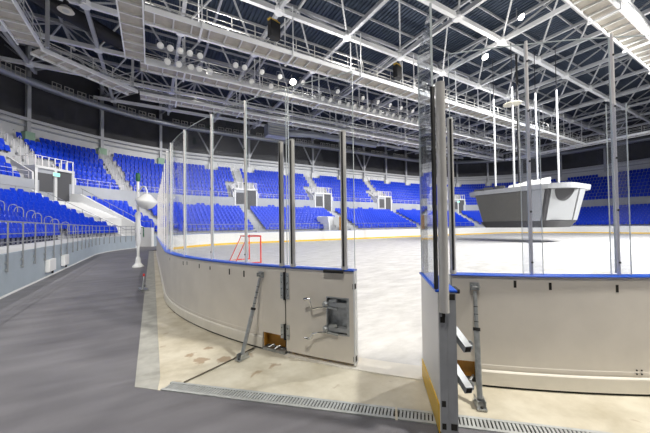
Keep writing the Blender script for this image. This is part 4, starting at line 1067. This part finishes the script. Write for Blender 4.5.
# junction boxes on the parapet
for l, y0, y1 in (('larger white junction box on the light blue parapet wall', -1.25, -.42), ('smaller white junction box on the light blue parapet, farther along', .75, 1.52)):
    t = thing('junction_box', l, 'junction box', (-FX+.07, y0, .22))
    m = MB(); m.box((-FX+.12, (y0+y1)/2, .40), (.11, y1-y0, .42)); m.build('casing', M['white'], t, bevel=.015)
    m = MB(); m.box((-FX+.18, (y0+y1)/2, .40), (.012, (y1-y0)*.9, .36)); m.build('cover', M['white'], t)
    m = MB(); m.tube([(-FX+.1, y1-.1, .22), (-FX+.1, y1-.1, .08)], .03, 8); m.build('conduit', M['slotm'], t)

# ------------------------------------------------------------------ lights
def area(name, loc, e, sx, sy, target=None, c=(1, .97, .93), spread=180):
    l = bpy.data.lights.new(name, 'AREA'); l.shape = 'RECTANGLE'; l.size = sx; l.size_y = sy; l.energy = e; l.color = c; l.spread = R(spread)
    o = bpy.data.objects.new(name, l); COL.objects.link(o); o.location = loc
    d = (V(target)-V(loc)) if target else V((0, 0, -1)); o.rotation_euler = d.to_track_quat('-Z', 'Y').to_euler(); return o
def spot(name, loc, e, target, ang=150, r=.12, c=(1, .97, .93)):
    l = bpy.data.lights.new(name, 'SPOT'); l.energy = e; l.color = c; l.spot_size = R(ang); l.spot_blend = .5; l.shadow_soft_size = r
    o = bpy.data.objects.new(name, l); COL.objects.link(o); o.location = loc
    o.rotation_euler = (V(target)-V(loc)).to_track_quat('-Z', 'Y').to_euler(); return o
for x, e_ in ((-23, 1500), (-9, 900), (18, 1200)):
    spot('rink_light', (x, 10.9, 13.9), e_, (x+1, 2, 0), 128)
for x in (-3, 2, 7): spot('key_floodlight', (x, -12.4, 13.9), 20000, (x, 1, 0), 140, .2)
for x in (-21, -12, 17, 25): spot('rink_light', (x, -12.4, 13.9), 3800, (x+.5, 1, 0), 140)
for x, y in ((-7.2, -3.5), (-4.4, .7)): spot('roof_light', (x, y, 16.3), 2500, (x*.9, y*.9, 0), 155, .15)
for x, y, e_ in ((-7.28, -3.8, 600), (-4.47, .5, 500), (-18.6, 10.7, 70)):
    l = bpy.data.lights.new('lamp_glow', 'POINT'); l.energy = e_; l.shadow_soft_size = .1; l.color = (1, .95, .86)
    o = bpy.data.objects.new('lamp_glow', l); COL.objects.link(o); o.location = (x, y, 16.2 if y < 5 else 15.1)
for x in (-26, -16, -6, 5, 17):
    for y, e_ in ((5.95, 1000), (-7.8, 1000), (12.5, 220), (18.8, 110)):
        spot('added_roof_fill', (x, y, 14.75), e_, (x, y, 20), 160, .1)  # added upward fill spots above the decks, no fixtures, to brighten the roof
for y in (-6, 6): spot('added_roof_fill', (-31.3, y, 14.75), 350, (-31.3, y, 20), 160, .1)  # same added roof fill over the end catwalk
for x in (-26, -15, -4, 7, 18, 27): spot('stand_light', (x, 19.7, 13.9), 7000, (x, 29, 3), 116)
for y in (-8, 4): spot('stand_light', (-38.6, y, 13.9), 6500, (-41.5, y+2, 3), 116)
spot('stand_light', (-35.4, 17.4, 13.9), 5500, (-39, 20, 5), 116)
spot('added_apron_fill', (-33.0, -17.5, 14.), 5500, (-29.5, -10.5, 0), 120, .5, (1, .95, .86))  # added fill out of view, brightens the concrete and outer boards
spot('added_apron_fill', (-23, -18.5, 14.), 16000, (-28, -12, 0), 120, .5, (1, .95, .86))  # second added fill, stronger, aimed at the gate and outer boards
w = bpy.data.worlds.new('world'); SC.world = w; w.use_nodes = True
w.node_tree.nodes['Background'].inputs[0].default_value = (.75, .82, 1, 1); w.node_tree.nodes['Background'].inputs[1].default_value = .08

SC.view_settings.view_transform = 'Standard'; SC.view_settings.look = 'None'; SC.view_settings.gamma = 1; SC.view_settings.use_curve_mapping = False
SC.view_settings.exposure = -.6
SC.cycles.transparent_max_bounces = 32; SC.cycles.max_bounces = 8; SC.cycles.diffuse_bounces = 4
SC.cycles.use_denoising = True
SC.cycles.caustics_reflective = False; SC.cycles.caustics_refractive = False
SC.cycles.sample_clamp_indirect = 6.
